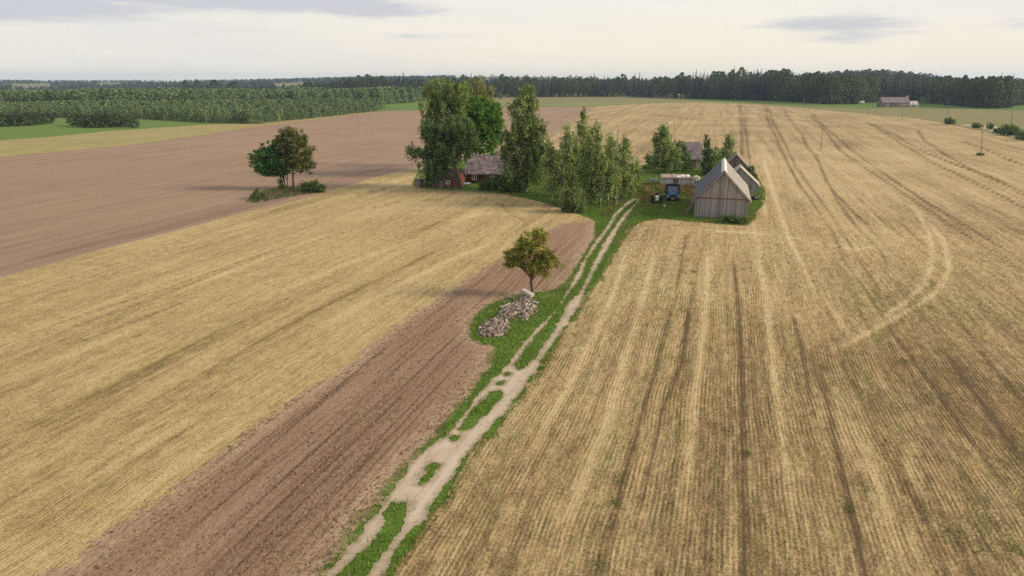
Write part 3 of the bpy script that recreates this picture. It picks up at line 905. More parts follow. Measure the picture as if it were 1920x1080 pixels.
# the pair on the brown field
tree('field_tree', 'bushy green tree with several slanting stems, in the pair on the brown field', (536, 355), [(503, 298, 27, 24), (522, 280, 22, 20), (533, 306, 18, 22), (495, 318, 16, 12), (512, 316, 18, 14)], 'bright', 1, stems=4, group=None)
tree('field_tree', 'olive brown tree with one straight trunk, in the pair on the brown field', (551, 355), [(545, 262, 25, 22), (562, 282, 25, 26), (570, 306, 17, 16), (548, 302, 20, 18), (540, 250, 14, 10)], 'olive', 2)
tree('bush', 'low dark bush at the left end of the grass patch under the tree pair', (484, 372), [(484, 364, 12, 11)], 'bush', 3, 'bush')
tree('bush', 'wide dark bush at the right end of the grass patch under the tree pair', (586, 361), [(584, 351, 18, 11), (600, 354, 11, 8), (572, 352, 10, 9)], 'bush', 4, 'bush')
tree('bush', 'small upright bush against the slanting stems of the tree pair', (528, 356), [(528, 345, 7, 12)], 'bush', 5, 'bush')
# the rowan at the track
tree('rowan_tree', 'rowan tree with orange berries and a forked leaning trunk beside the rubble', (999, 554),
     [(998, 452, 27, 20), (1012, 437, 15, 9), (966, 478, 22, 14), (985, 470, 18, 17), (1022, 480, 22, 16), (1036, 492, 16, 12), (1008, 492, 20, 16), (962, 492, 13, 9), (955, 495, 11, 6), (1020, 508, 14, 9), (1000, 500, 18, 12), (978, 492, 16, 12), (975, 456, 14, 11)], 'rowan', 6, lean=(-0.4, 0), trunk_top=0.7)
# the big grove round the red houses
tree('birch_tree', 'tall old birch with bare pale branches, behind the weathered shed roof', (838, 330), [(826, 172, 34, 26), (818, 205, 28, 30), (846, 200, 30, 32), (812, 238, 22, 26), (858, 176, 22, 22), (835, 235, 28, 26)], 'birch', 10)
tree('birch_tree', 'brownish birch standing behind the dark green maple', (900, 312), [(890, 168, 20, 24), (908, 184, 20, 24), (872, 172, 15, 18), (918, 205, 15, 22), (895, 195, 24, 20)], 'brown_birch', 11)
tree('maple_tree', 'dense round bright green maple behind the red house', (893, 322), [(895, 216, 42, 32), (918, 235, 26, 32), (880, 245, 30, 34), (905, 265, 32, 22), (870, 212, 22, 20)], 'maple', 12, trunk_top=0.7, depth=0.85)
tree('birch_tree', 'spreading dark birch whose trunk leans past the small red cabin', (864, 354), [(850, 240, 36, 22), (868, 252, 26, 28), (832, 262, 26, 26), (850, 280, 36, 22), (815, 300, 22, 22), (806, 262, 16, 24), (775, 280, 15, 11), (792, 282, 14, 12), (822, 312, 18, 18), (808, 326, 13, 16), (803, 235, 14, 18)],
     'dark_birch', 13, lean=(-1.4, 0), rt=0.42, bark='bark')
tree('birch_tree', 'tallest drooping birch with a long pointed crown at the right end of the red house', (985, 362),
     [(987, 178, 16, 22), (984, 205, 26, 24), (990, 232, 32, 24), (972, 255, 28, 22), (1008, 258, 22, 30), (960, 285, 22, 24), (988, 285, 34, 28), (1014, 290, 18, 22), (965, 318, 26, 20), (995, 322, 28, 18)], 'birch', 14, rt=0.36)
tree('bush', 'dark lilac bush half covering the second window of the red house', (925, 359), [(922, 344, 18, 14), (908, 349, 10, 10)], 'bush', 15, 'bush')
tree('bush', 'shadowed bush between the house bush and the drooping birch', (952, 362), [(948, 346, 17, 15), (968, 350, 13, 12)], 'bush', 16, 'bush')
tree('bush', 'dark elder bush at the left wall of the board cabin', (812, 350), [(808, 338, 11, 14)], 'bush', 17, 'bush')
tree('bush', 'feathery pale willow bush in front of the young birch row', (1075, 399), [(1076, 366, 19, 20), (1070, 382, 20, 15), (1084, 384, 16, 12)], 'pale_bush', 18, 'bush')
# the row of young birches: foot, top, half width, and where the crown starts
YB = [((1035, 388), 262, 14, 0.42, 'young birch next to the drooping giant, lower half hidden in its leaves'), ((1050, 390), 268, 13, 0.5, 'thin young birch with pale stems bunched at its foot'),
      ((1062, 378), 236, 15, 0.35, 'young birch behind the feathery willow bush, taller than its neighbours'), ((1080, 372), 246, 16, 0.3, 'bushy young birch in the rear line right behind the willow bush'),
      ((1094, 368), 206, 14, 0.28, 'tallest young birch of the row, its tip above all others'), ((1108, 384), 240, 17, 0.25, 'full young birch just past the tallest one of the row'),
      ((1124, 390), 238, 18, 0.25, 'broad light green young birch with a white forked foot, near the track'), ((1140, 388), 250, 15, 0.3, 'slim olive young birch between the broad one and the bare pole'),
      ((1152, 384), 262, 12, 0.35, 'narrow young birch crossed by the tall leaning pole'), ((1166, 376), 258, 15, 0.25, 'dense dark young birch just behind the leaning pole'),
      ((1180, 372), 268, 15, 0.2, 'last young birch of the row towards the yard, behind the end of the ruts'), ((1190, 362), 300, 14, 0.12, 'short rounded birch at the yard end of the row')]
for i, (b, top, hw, cs, lab) in enumerate(YB):
    hgt = b[1] - top
    hw *= 1.08; cs *= 0.70
    lo = b[1] - hgt * cs
    span = lo - top
    lb = [(b[0] + 2 * ((i * 7) % 5 - 2) * 0.6, top + span * f, hw * wf, span * 0.17) for f, wf in ((0.10, 0.46), (0.28, 0.80), (0.50, 1.0), (0.70, 0.95), (0.90, 0.80))]
    rj = random.Random(i * 5 + 1)
    lb = [(a + rj.uniform(-5, 5), b_ + rj.uniform(-3, 3), c_ * rj.uniform(0.75, 1.2), d_ * rj.uniform(0.85, 1.2)) for a, b_, c_, d_ in lb]
    tree('young_birch', lab, b, lb, 'young_birch', 40 + i, group='young birches in the row along the grove', trunk_top=0.95)
# yard trees
def cone_lobes(bx, top, hw, lo, seed):
    span = lo - top
    r = random.Random(seed)
    return [(bx + r.uniform(-5, 5), top + span * f, hw * wf * r.uniform(0.75, 1.15), span * 0.17 * r.uniform(0.9, 1.2)) for f, wf in ((0.10, 0.42), (0.27, 0.75), (0.48, 1.0), (0.68, 1.05), (0.87, 0.85))]


tree('birch_tree', 'large yard birch with a spiky top behind the low grey shed', (1250, 326), cone_lobes(1248, 236, 24, 318, 1) + [(1228, 262, 8, 12), (1230, 300, 12, 12)], 'young_birch', 61, rt=0.22)
tree('birch_tree', 'slighter yard birch crowding the large spiky one behind the low grey shed', (1268, 324), cone_lobes(1266, 262, 16, 318, 2), 'young_birch', 62)
tree('birch_tree', 'darker yard birch touching the purple roofed barn', (1286, 322), cone_lobes(1284, 268, 13, 318, 3), 'dark_birch', 63)
tree('birch_tree', 'dark slim yard birch between the purple roofed barn and the big grey barn', (1330, 330), cone_lobes(1330, 254, 15, 328, 4), 'dark_birch', 64)
tree('birch_tree', 'light yard birch rising behind the ridge of the big grey barn', (1366, 322), cone_lobes(1365, 250, 14, 316, 5), 'young_birch', 65)
tree('bush', 'low round bush at the far left corner of the yard birches', (1222, 312), [(1222, 302, 9, 9), (1214, 299, 5, 5)], 'bush', 66, 'bush')
tree('shrub', 'sparse rusty shrub left of the red tractor at the end of the ruts', (1207, 390), [(1206, 372, 10, 9), (1214, 366, 8, 8), (1200, 366, 7, 7)], 'rust', 67, 'shrub')
tree('shrub', 'low rusty shrub on the grass left of the ruts, lower one', (1133, 407), [(1133, 402, 8, 5)], 'rust', 74, 'shrub')
tree('shrub', 'low rusty shrub on the grass left of the ruts, closer to the birches', (1143, 400), [(1143, 395, 7, 6)], 'rust', 75, 'shrub')
tree('bush', 'dark weed tuft round the foot of the pole near the right frame edge', (1838, 292), [(1836, 290, 4, 2.5), (1841, 290, 4, 3)], 'bush', 76, 'bush')
tree('bush', 'low dark brush heap on the grass behind the metal trough', (1216, 318), [(1214, 315, 8, 4), (1222, 315, 6, 3.5)], 'bush', 77, 'bush')
tree('bush', 'dark leafy bush against the front gable of the grey barn', (1368, 419), [(1365, 411, 15, 8), (1378, 413, 14, 7)], 'bush', 68, 'bush')
tree('bush', 'small leafy bush at the right corner of the barn gable', (1393, 421), [(1392, 414, 10, 6)], 'bush', 69, 'bush')
tree('bush', 'bush growing behind the pale roofed lean shed', (1409, 340), [(1405, 322, 9, 11), (1414, 332, 8, 8)], 'bush', 70, 'bush')
tree('bush', 'round green bush in the yard next to the white stack', (1312, 352), [(1312, 340, 6, 6)], 'bush', 71, 'bush')
for i, (px, py, hw, hh, lab) in enumerate([(1780, 233, 9, 7, 'single round shrub under a pole at the far field road'), (1832, 240, 10, 5, 'low shrub at the start of the roadside thicket'), (1857, 243, 6, 7, 'narrow upright shrub in the roadside thicket'),
                                           (1876, 250, 12, 6, 'mid sized shrub in the roadside thicket'), (1897, 254, 18, 11, 'widest dark shrub of the roadside thicket'), (1918, 262, 14, 9, 'last shrub of the roadside thicket, cut by the frame edge')]):
    tree('shrub', lab, (px, py), [(px - hw * 0.3, py - hh * 0.9, hw * 0.8, hh), (px + hw * 0.4, py - hh * 0.7, hw * 0.7, hh * 0.8)], 'bush', 80 + i, 'shrub', group='shrubs along the far field road')

# ------------------------------------------------------------------ building materials
def board_mat(name, dark, mid, light, wid=0.16, axis=0, wear=0.5):
    """weathered upright boards; axis: which object axis runs across them"""
    m, t = mat_new(name)
    pos = t.n('ShaderNodeTexCoord').outputs['Object']
    s = t.n('ShaderNodeSeparateXYZ', None, i0=pos)
    across = t.m('ADD', s.outputs[0], s.outputs[1]) if axis == 2 else s.outputs[axis]
    cell = t.m('FLOOR', t.m('DIVIDE', across, wid))
    wn = t.n('ShaderNodeTexWhiteNoise', {'noise_dimensions': '1D'}, W=cell).outputs[0]
    fr = t.m('FRACT', t.m('DIVIDE', across, wid))
    gap = t.mapr(t.m('ABSOLUTE', t.m('SUBTRACT', fr, 0.5)), 0.42, 0.5)
    grain = t.noise(t.mapping(pos, (9, 9, 0.6)), 1.0, 4, 0.65)
    blot = t.noise(pos, 0.7, 4, 0.6)
    v = t.m('ADD', t.m('MULTIPLY', wn, 0.45), t.m('ADD', t.m('MULTIPLY', grain, 0.5), t.m('MULTIPLY', blot, 0.35)))
    col = t.ramp(t.mapr(v, 0.35, 0.95), [(0, dark), (0.5, mid), (1, light)])
    col = t.mix(t.m('MULTIPLY', gap, 0.75), col, tuple(x * 0.25 for x in dark))
    finish(t, col, 0.9, 0.15, t.m('SUBTRACT', t.m('MULTIPLY', grain, 0.4), gap), 0.5, 0.03)
    return m


def roof_mat(name, dark, mid, light, cross=0.35, along=0.0, axis=0, rough=0.8):
    """rows of sheets or slates: lines every `cross` metres down the slope (z) and `along` across"""
    m, t = mat_new(name)
    pos = t.n('ShaderNodeTexCoord').outputs['Object']
    s = t.n('ShaderNodeSeparateXYZ', None, i0=pos)
    fz = t.m('FRACT', t.m('DIVIDE', s.outputs[2], cross))
    ln = t.mapr(fz, 0.86, 1.0)
    n1 = t.noise(t.mapping(pos, (0.7, 0.7, 0.7)), 1.0, 5, 0.65)
    n2 = t.noise(pos, 6, 3, 0.6)
    cu = t.m('FLOOR', t.m('DIVIDE', s.outputs[axis], 0.5)); cv = t.m('FLOOR', t.m('DIVIDE', s.outputs[2], cross))
    wn = t.n('ShaderNodeTexWhiteNoise', {'noise_dimensions': '2D'}, Vector=t.n('ShaderNodeCombineXYZ', None, i0=cu, i1=cv).outputs[0]).outputs[0]
    v = t.m('ADD', t.m('MULTIPLY', n1, 0.55), t.m('ADD', t.m('MULTIPLY', n2, 0.22), t.m('MULTIPLY', wn, 0.28)))
    col = t.ramp(t.mapr(v, 0.3, 0.78), [(0, dark), (0.5, mid), (1, light)])
    col = t.mix(t.m('MULTIPLY', ln, 0.5), col, tuple(x * 0.5 for x in dark))
    finish(t, col, rough, 0.3, t.m('SUBTRACT', n2, ln), 0.35, 0.04)
    return m


def plain(name, col, rough=0.6, spec=0.4, var=0.25, scale=4.0, metal=0.0):
    m, t = mat_new(name)
    pos = t.n('ShaderNodeTexCoord').outputs['Object']
    n = t.noise(pos, scale, 4, 0.65)
    c = t.mix(t.mapr(n, 0.35, 0.7), tuple(x * (1 - var) for x in col), tuple(min(1, x * (1 + var)) for x in col))
    finish(t, c, rough, spec, n, 0.1, 0.02, metal)
    return m


M['barn_board'] = board_mat("grey_barn_boards", (0.190, 0.162, 0.152), (0.305, 0.272, 0.255), (0.44, 0.405, 0.38), 0.17, 0)
M['barn_side'] = board_mat("grey_barn_side_boards", (0.190, 0.162, 0.152), (0.305, 0.272, 0.255), (0.42, 0.385, 0.36), 0.17, 1)
M['barn_roof'] = roof_mat("weathered_cement_sheets", (0.22, 0.195, 0.178), (0.30, 0.27, 0.248), (0.39, 0.355, 0.325), 0.42, axis=1)
M['shaded_sheet'] = roof_mat('shaded_cement_sheets', (0.072, 0.076, 0.092), (0.098, 0.102, 0.12), (0.135, 0.138, 0.155), 0.42, axis=1)  # barn roof sheets darkened, the left slope's shade is painted into the colour
M['ridge'] = plain("pale_ridge_cap", (0.58, 0.58, 0.56), 0.6)
M['rust_rail'] = plain("brown_rail", (0.20, 0.085, 0.055), 0.8)
M['trim'] = board_mat("pale_grey_trim", (0.24, 0.20, 0.18), (0.33, 0.28, 0.25), (0.42, 0.37, 0.33), 2.0, 0)
M['red_wall'] = board_mat("dark_red_boards", (0.085, 0.020, 0.020), (0.125, 0.030, 0.026), (0.165, 0.045, 0.036), 0.18, 2)
M['cabin_wall'] = board_mat("faded_red_boards", (0.13, 0.036, 0.032), (0.18, 0.056, 0.044), (0.25, 0.100, 0.072), 0.18, 2)
M['old_board'] = board_mat("bare_brown_boards", (0.12, 0.085, 0.075), (0.20, 0.150, 0.135), (0.31, 0.25, 0.225), 0.20, 2)
M['slate'] = roof_mat("mossy_slate", (0.085, 0.060, 0.062), (0.180, 0.140, 0.145), (0.34, 0.29, 0.29), 0.30)
M['dark_slate'] = roof_mat("dark_cabin_roof", (0.065, 0.043, 0.042), (0.115, 0.080, 0.078), (0.18, 0.13, 0.125), 0.26)
M['purple_roof'] = roof_mat("purple_grey_roof", (0.125, 0.095, 0.115), (0.19, 0.15, 0.17), (0.26, 0.21, 0.225), 0.4)
M['tarred'] = roof_mat("patched_felt_roof", (0.20, 0.125, 0.105), (0.30, 0.21, 0.185), (0.48, 0.40, 0.36), 0.9)
M['corr'] = board_mat("corrugated_grey_panels", (0.30, 0.275, 0.28), (0.50, 0.48, 0.49), (0.68, 0.66, 0.67), 0.22, 0)
M['shed_roof'] = roof_mat("bleached_boards_roof", (0.32, 0.27, 0.225), (0.42, 0.36, 0.305), (0.52, 0.45, 0.39), 0.5, axis=1)
M['old_roof'] = roof_mat("old_brown_roof", (0.17, 0.13, 0.115), (0.25, 0.195, 0.17), (0.32, 0.26, 0.225), 0.4, axis=1)
M['white'] = plain("white_paint", (0.72, 0.71, 0.68), 0.5, 0.4, 0.1)
M['blue'] = plain("faded_blue_paint", (0.050, 0.125, 0.235), 0.5, 0.5, 0.3)
M['darkmetal'] = plain("dark_metal", (0.035, 0.030, 0.030), 0.6)
M['rubber'] = plain("black_rubber", (0.022, 0.021, 0.021), 0.85, 0.2)
M['rusty'] = plain("rusty_red_paint", (0.17, 0.052, 0.040), 0.75, 0.3, 0.4)
M['brick'] = plain("pale_brick", (0.40, 0.27, 0.23), 0.9, 0.1)
M['concrete'] = plain("grey_concrete", (0.42, 0.38, 0.34), 0.9, 0.1)
M['wood'] = plain("grey_wood", (0.24, 0.19, 0.155), 0.9, 0.1, 0.3, 8)
M['darkwood'] = plain('dark_stained_wood', (0.055, 0.038, 0.034), 0.9, 0.1, 0.3, 8)
M['tan'] = plain("tan_plank", (0.42, 0.30, 0.19), 0.9, 0.1, 0.2, 6)
M['galv'] = plain("galvanised_metal", (0.42, 0.50, 0.58), 0.35, 0.5, 0.15, 5, 0.5)
M['pole'] = bark_mat("weathered_pole_wood", (0.20, 0.155, 0.125), (0.34, 0.28, 0.23), (5, 5, 0.8))
M['glass'], _t = mat_new("dark_window_glass")
finish(_t, (0.02, 0.025, 0.03), 0.08, 0.6)
M['windscreen'], _t = mat_new("sky_reflecting_windscreen")
finish(_t, (0.05, 0.09, 0.14), 0.06, 0.9)


def place(name, label, cat, px, py, rz=0.0, group=None):
    x, y = at(px, py)
    return tag(empty(name, (x, y, g1(x, y)), rz), label, cat, group)


def window(parent, x, z, wd, hg, y, n=2, rot=0.0):
    """white framed window set on a wall that faces -y at depth y"""
    f = MB()
    b = 0.14
    f.box(x - wd / 2, x - wd / 2 + b, y - 0.06, y + 0.02, z, z + hg).box(x + wd / 2 - b, x + wd / 2, y - 0.06, y + 0.02, z, z + hg)
    f.box(x - wd / 2 + b, x + wd / 2 - b, y - 0.06, y + 0.02, z, z + b).box(x - wd / 2 + b, x + wd / 2 - b, y - 0.06, y + 0.02, z + hg - b, z + hg)
    f.box(x - 0.06, x + 0.06, y - 0.055, y + 0.02, z + b, z + hg - b)
    f.box(x - wd / 2 + b, x + wd / 2 - b, y - 0.05, y + 0.02, z + hg * 0.62, z + hg * 0.62 + 0.05)
    o = f.build('window', M['white'], parent)
    MB().box(x - wd / 2 + b, x + wd / 2 - b, y - 0.02, y + 0.01, z + b, z + hg - b).build('pane', M['glass'], o)
    return o


def gable_house(name, label, cat, px, py, rz, wx, wy, eave, ridge, wall, roof, ridge_axis='Y', over=0.4, thick=0.14, side_mat=None, hip=0.0, gable_over=0.3, roof_left=None):
    """walls wx by wy with a pitched roof; front wall stands on the pixel, its middle at the foot"""
    root = place(name, label, cat, px, py, rz)
    y0, y1 = 0.0, wy
    roof0 = roof
    x0, x1 = -wx / 2, wx / 2
    wl = MB()
    if ridge_axis == 'Y':
        for yy, flip in ((y0, False), (y1, True)):
            p = [(x0, yy, -0.2), (x1, yy, -0.2), (x1, yy, eave), (0, yy, ridge), (x0, yy, eave)]
            MB().poly(p[::-1] if flip else p).build('gable_wall', wall, root)
        MB().poly([(x0, y1, -0.2), (x0, y0, -0.2), (x0, y0, eave), (x0, y1, eave)]).build('side_wall', side_mat or wall, root)
        MB().poly([(x1, y0, -0.2), (x1, y1, -0.2), (x1, y1, eave), (x1, y0, eave)]).build('side_wall', side_mat or wall, root)
        sl = (ridge - eave) / (wx / 2)
        a, b = y0 - gable_over, y1 + gable_over
        ex = over
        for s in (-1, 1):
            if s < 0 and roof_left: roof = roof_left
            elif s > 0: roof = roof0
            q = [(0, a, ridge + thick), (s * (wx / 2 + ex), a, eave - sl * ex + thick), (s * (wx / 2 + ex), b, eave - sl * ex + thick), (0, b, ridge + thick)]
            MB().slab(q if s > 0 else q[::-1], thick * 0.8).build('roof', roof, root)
    else:
        wl.poly([(x0, y0, -0.2), (x1, y0, -0.2), (x1, y0, eave), (x0, y0, eave)]).poly([(x1, y1, -0.2), (x0, y1, -0.2), (x0, y1, eave), (x1, y1, eave)])
        ym = (y0 + y1) / 2
        k = (ridge - eave)
        for xx, flip in ((x1, False), (x0, True)):
            if hip:
                zt = eave + k * 0.45
                f = 0.45
                p = [(xx, y0, -0.2), (xx, y1, -0.2), (xx, y1, eave), (xx, y1 - (y1 - ym) * f, zt), (xx, y0 + (ym - y0) * f, zt), (xx, y0, eave)]
            else:
                p = [(xx, y0, -0.2), (xx, y1, -0.2), (xx, y1, eave), (xx, ym, ridge), (xx, y0, eave)]
            wl.poly(p[::-1] if flip else p)
        wl.build('wall', wall, root)
        sl = k / (wy / 2)
        a, b = x0 - gable_over, x1 + gable_over
        rf = MB()
        t = thick
        if hip:
            zt = eave + k * 0.45 + t; f = 0.45
            yf, yb = y0 + (ym - y0) * f, y1 - (y1 - ym) * f
            A, B_ = a + hip, b - hip
            rf.slab([(a, y0 - over, eave - sl * over + t), (b, y0 - over, eave - sl * over + t), (b, yf, zt), (B_, ym, ridge + t), (A, ym, ridge + t), (a, yf, zt)], t * 0.8)
            rf.slab([(b, y1 + over, eave - sl * over + t), (a, y1 + over, eave - sl * over + t), (a, yb, zt), (A, ym, ridge + t), (B_, ym, ridge + t), (b, yb, zt)], t * 0.8)
            rf.slab([(a, yb, zt), (a, yf, zt), (A, ym, ridge + t)], t * 0.8)
            rf.slab([(b, yf, zt), (b, yb, zt), (B_, ym, ridge + t)], t * 0.8)
            rf.build('roof', roof, root)
        else:
            rf.slab([(a, y0 - over, eave - sl * over + t), (b, y0 - over, eave - sl * over + t), (b, ym, ridge + t), (a, ym, ridge + t)], t * 0.8)
            rf.slab([(b, y1 + over, eave - sl * over + t), (a, y1 + over, eave - sl * over + t), (a, ym, ridge + t), (b, ym, ridge + t)], t * 0.8)
            rf.build('roof', roof, root)
    return root


# ------------------------------------------------------------------ the big grey barn
def big_barn():
    fl = Vector(at(1300.5, 408.5))
    rz = -math.atan((1356 - 960) / 1339.0)
    wx = 8.05
    fr = fl + Vector((math.cos(rz), math.sin(rz))) * wx
    print('barn right foot', proj(fr.x, fr.y, 0))
    mid = (fl + fr) / 2
    eave = height_to(fl, 371)
    ridge = height_to(mid, 322)
    mp = proj(mid.x, mid.y, 0)
    L = 17.5
    root = gable_house('barn', 'big grey board barn with steep roof and white ridge at the yard edge', 'barn', mp[0], mp[1], rz, wx, L, eave, ridge, M['barn_board'], M['barn_roof'], 'Y', 0.38, 0.14, M['barn_side'], gable_over=0.35, roof_left=M['shaded_sheet'])
    MB().box(-wx / 2 - 0.02, wx / 2 + 0.02, -0.07, -0.004, eave - 0.10, eave + 0.06).build('rail', M['rust_rail'], root)
    MB().poly([(0, 0, 0)]) if False else None
    sl = (ridge - eave) / (wx / 2)
    for s in (-1, 1):
        q = [(0, -0.41, ridge + 0.04), (s * (wx / 2 + 0.38), -0.41, eave - sl * 0.38 + 0.04), (s * (wx / 2 + 0.38), -0.41, eave - sl * 0.38 - 0.20), (0, -0.41, ridge - 0.26)]
        MB().slab(q if s < 0 else q[::-1], 0.05).build('bargeboard', M['trim'], root)
    r = MB()
    r.slab([(0, -0.45, ridge + 0.24), (0.42, -0.45, ridge + 0.24 - sl * 0.42), (0.42, L + 0.40, ridge + 0.24 - sl * 0.42), (0, L + 0.40, ridge + 0.24)], 0.05)
    r.slab([(0, L + 0.40, ridge + 0.24), (-0.42, L + 0.40, ridge + 0.24 - sl * 0.42), (-0.42, -0.45, ridge + 0.24 - sl * 0.42), (0, -0.45, ridge + 0.24)], 0.05)
    r.build('ridge_cap', M['ridge'], root)
    for yy in (2.2, 5.4):
        MB().tube([(-wx / 2 - 1.4, yy, -0.1), (-wx / 2 - 0.05, yy, 2.3)], 0.11, 8).build('prop', M['wood'], root)
    MB().box(-wx / 2 - 0.9, -wx / 2 - 0.02, 6.5, 9.2, 0, 1.5).build('door', M['old_board'], root)
    return root, rz


BARN, BRZ = big_barn()

# ------------------------------------------------------------------ red house, cabin, hut
hx0, hx1 = at(874, 346), at(945, 346)
house_w = 10.8
hmid = (hx0[0] + house_w / 2, hx0[1])
hp = proj(hmid[0], hmid[1], 0)
HOUSE = gable_house('red_house', 'dark red wooden house with white windows and mossy slate roof', 'house', hp[0], hp[1], math.radians(-2), house_w, 6.4, 2.35, 5.55, M['red_wall'], M['slate'], 'X', 0.45, 0.14, hip=1.6)
k_h = mpp(hmid)
for pxw in (889.5, 923, 957):
    window(HOUSE, (pxw - hp[0]) * k_h, 0.75, 1.02, 1.35, -0.005)
MB().box(0.75, 1.25, 3.0, 3.5, 5.3, 6.35).box(0.70, 1.30, 2.95, 3.55, 6.352, 6.48).build('chimney', M['brick'], HOUSE)
MB().box(3.9, 4.8, -0.05, 0.02, 0.05, 2.0).build('door', M['old_board'], HOUSE)

CABIN = gable_house('red_cabin', 'small faded red cabin with a white window beside the leaning birch', 'cabin', 842, 353.5, math.radians(-16), 4.1, 3.6, 1.95, 3.6, M['cabin_wall'], M['dark_slate'], 'X', 0.35, 0.10)
window(CABIN, -0.25, 0.72, 0.98, 1.2, -0.005)
MB().box(-1.0, 0.4, -0.9, -0.25, 0.30, 0.37).box(-0.92, -0.84, -0.85, -0.3, -0.1, 0.30).box(0.24, 0.32, -0.85, -0.3, -0.1, 0.30).build('bench', M['wood'], CABIN)
SHED = gable_house('board_shed', 'bare brown board shed attached left of the red cabin', 'shed', 820, 353, math.radians(-16), 2.6, 3.0, 1.75, 2.9, M['old_board'], M['dark_slate'], 'X', 0.25, 0.1)
MB().box(0.55, 1.22, -0.05, 0.01, 0.0, 1.6).build('door', M['wood'], SHED)

HUT = place('outhouse', 'narrow grey wooden outhouse at the left end of the grove', 'outhouse', 783, 352.5, math.radians(-22))
MB().box(-0.62, 0.62, 0, 1.4, -0.1, 1.55).build('wall', M['old_board'], HUT)
MB().slab([(-0.78, -0.22, 1.72), (0.78, -0.22, 1.72), (0.78, 1.55, 1.56), (-0.78, 1.55, 1.56)], 0.08).build('roof', M['purple_roof'], HUT)
MB().box(-0.40, 0.30, -0.05, 0.0, 0.05, 1.45).build('door', M['wood'], HUT)
CRATE = place('wooden_crate', 'small dark wooden crate standing right behind the outhouse', 'crate', 793.5, 351.5, math.radians(-20))
MB().box(-0.42, 0.42, 0, 0.8, 0, 0.62).box(-0.46, 0.46, -0.04, 0.84, 0.622, 0.68).build('crate_body', M['wood'], CRATE)
BX = place('wash_tub', 'pale metal wash tub on a stand on the lawn left of the red house', 'tub', 876, 351.5, 0.2)
MB().tube([(-0.6, 0, 0.62), (0.6, 0, 0.62)], [0.26, 0.26], 12).build('tub', M['galv'], BX)
for s_ in (-0.45, 0.45):
    MB().box(s_ - 0.05, s_ + 0.05, -0.2, 0.2, 0, 0.45).build('trestle', M['wood'], BX)

# ------------------------------------------------------------------ yard buildings
PB = gable_house('old_barn', 'plank barn with purple grey roof half hidden behind the yard birches', 'barn', 1288, 316, math.radians(-3), 6.6, 6.0, 2.5, 6.0, M['barn_board'], M['purple_roof'], 'X', 0.4, 0.12)
MB().box(0.9, 2.2, -0.06, 0.0, 0.0, 2.0).build('door', M['old_board'], PB)
GS = place('grey_shed', 'long low grey board shed with a patched rusty felt roof', 'shed', 1267, 350.5, math.radians(-7))
MB().box(-2.85, 2.85, 0, 2.6, -0.1, 1.62).build('wall', M['corr'], GS)
MB().slab([(-3.0, -0.25, 1.72), (3.0, -0.25, 1.72), (3.0, 2.9, 2.12), (-3.0, 2.9, 2.12)], 0.1).build('roof', M['tarred'], GS)
for x0, x1, y0, y1 in ((0.2, 1.0, 0.6, 1.6), (1.2, 1.9, 1.2, 2.3), (2.2, 2.85, 1.0, 2.4)):
    z = lambda y: 1.735 + (y + 0.25) * 0.127
    MB().slab([(x0, y0, z(y0)), (x1, y0, z(y0)), (x1, y1, z(y1)), (x0, y1, z(y1))], 0.012).build('roof_patch', M['white'], GS)
MB().box(-0.5, 0.5, -0.05, 0.0, 0.0, 1.45).build('door', M['old_board'], GS)
LS = gable_house('lean_shed', 'grey shed with a bleached board roof behind the big barn', 'shed', 1384, 362, BRZ, 6.9, 5.0, 1.7, 4.75, M['barn_board'], M['shed_roof'], 'Y', 0.45, 0.12, M['barn_side'], gable_over=0.25)
MB().box(0.6, 2.4, -0.06, 0, 0.9, 1.5).build('hatch', M['wood'], LS)
OS = gable_house('old_shed', 'rearmost brown roofed shed beyond the bleached roof shed', 'shed', 1378, 333, BRZ, 6.4, 8.0, 1.6, 4.9, M['old_board'], M['old_roof'], 'Y', 0.45, 0.12, gable_over=0.3)
MB().box(-0.8, 0.8, -0.06, 0, 0.0, 1.6).build('door', M['wood'], OS)
# collapsed roof planks right of the bleached shed
for i, (px, py, rz, ln, lab) in enumerate([(1420, 354, 0.9, 3.4, 'long loose plank slanting off the end of the bleached shed roof'), (1423, 352, 0.7, 3.0, 'dark loose plank lying lowest by the bleached shed'), (1417, 350, 1.0, 2.6, 'short pale plank on top by the bleached shed')]):
    x, y = at(px, py)
    o = MB().box(-ln / 2, ln / 2, -0.14, 0.14, -0.05, 0.05, 0).build('plank', M['tan' if i == 2 else 'wood'])
    o.location = (x, y, g1(x, y) + 0.55 + 0.12 * i); o.rotation_euler = (0, math.radians(24), -rz)
    tag(o, lab, 'plank', 'loose planks by the bleached shed')
OIL = place('oil_drum', 'black rusted drum lying in the grass right of the barn', 'drum', 1416, 376.5, 0.5)
MB().cyl((0, 0, 0.42), 0.42, -0.6, 0.6, 'X', 18).build('drum_body', M['darkmetal'], OIL)
MB().cyl((0, 0, 0.42), 0.45, -0.32, -0.27, 'X', 18).cyl((0, 0, 0.42), 0.45, 0.27, 0.32, 'X', 18).build('hoops', M['rubber'], OIL)
for i, (px, py, r) in enumerate([(1409, 370, 0.8), (1411, 372.5, 1.1)]):
    x, y = at(px, py)
    o = MB().tube([(-0.9, 0, 0.14), (0, 0.03, 0.15), (0.9, 0, 0.14)], [0.13, 0.14, 0.11], 9).build('log', M['bark'])
    o.location = (x, y, g1(x, y)); o.rotation_euler = (0, 0, r)
    tag(o, ['short brown log nearer the barn wall beside the black drum', 'short brown log touching the black drum'][i], 'log', 'logs beside the black drum')

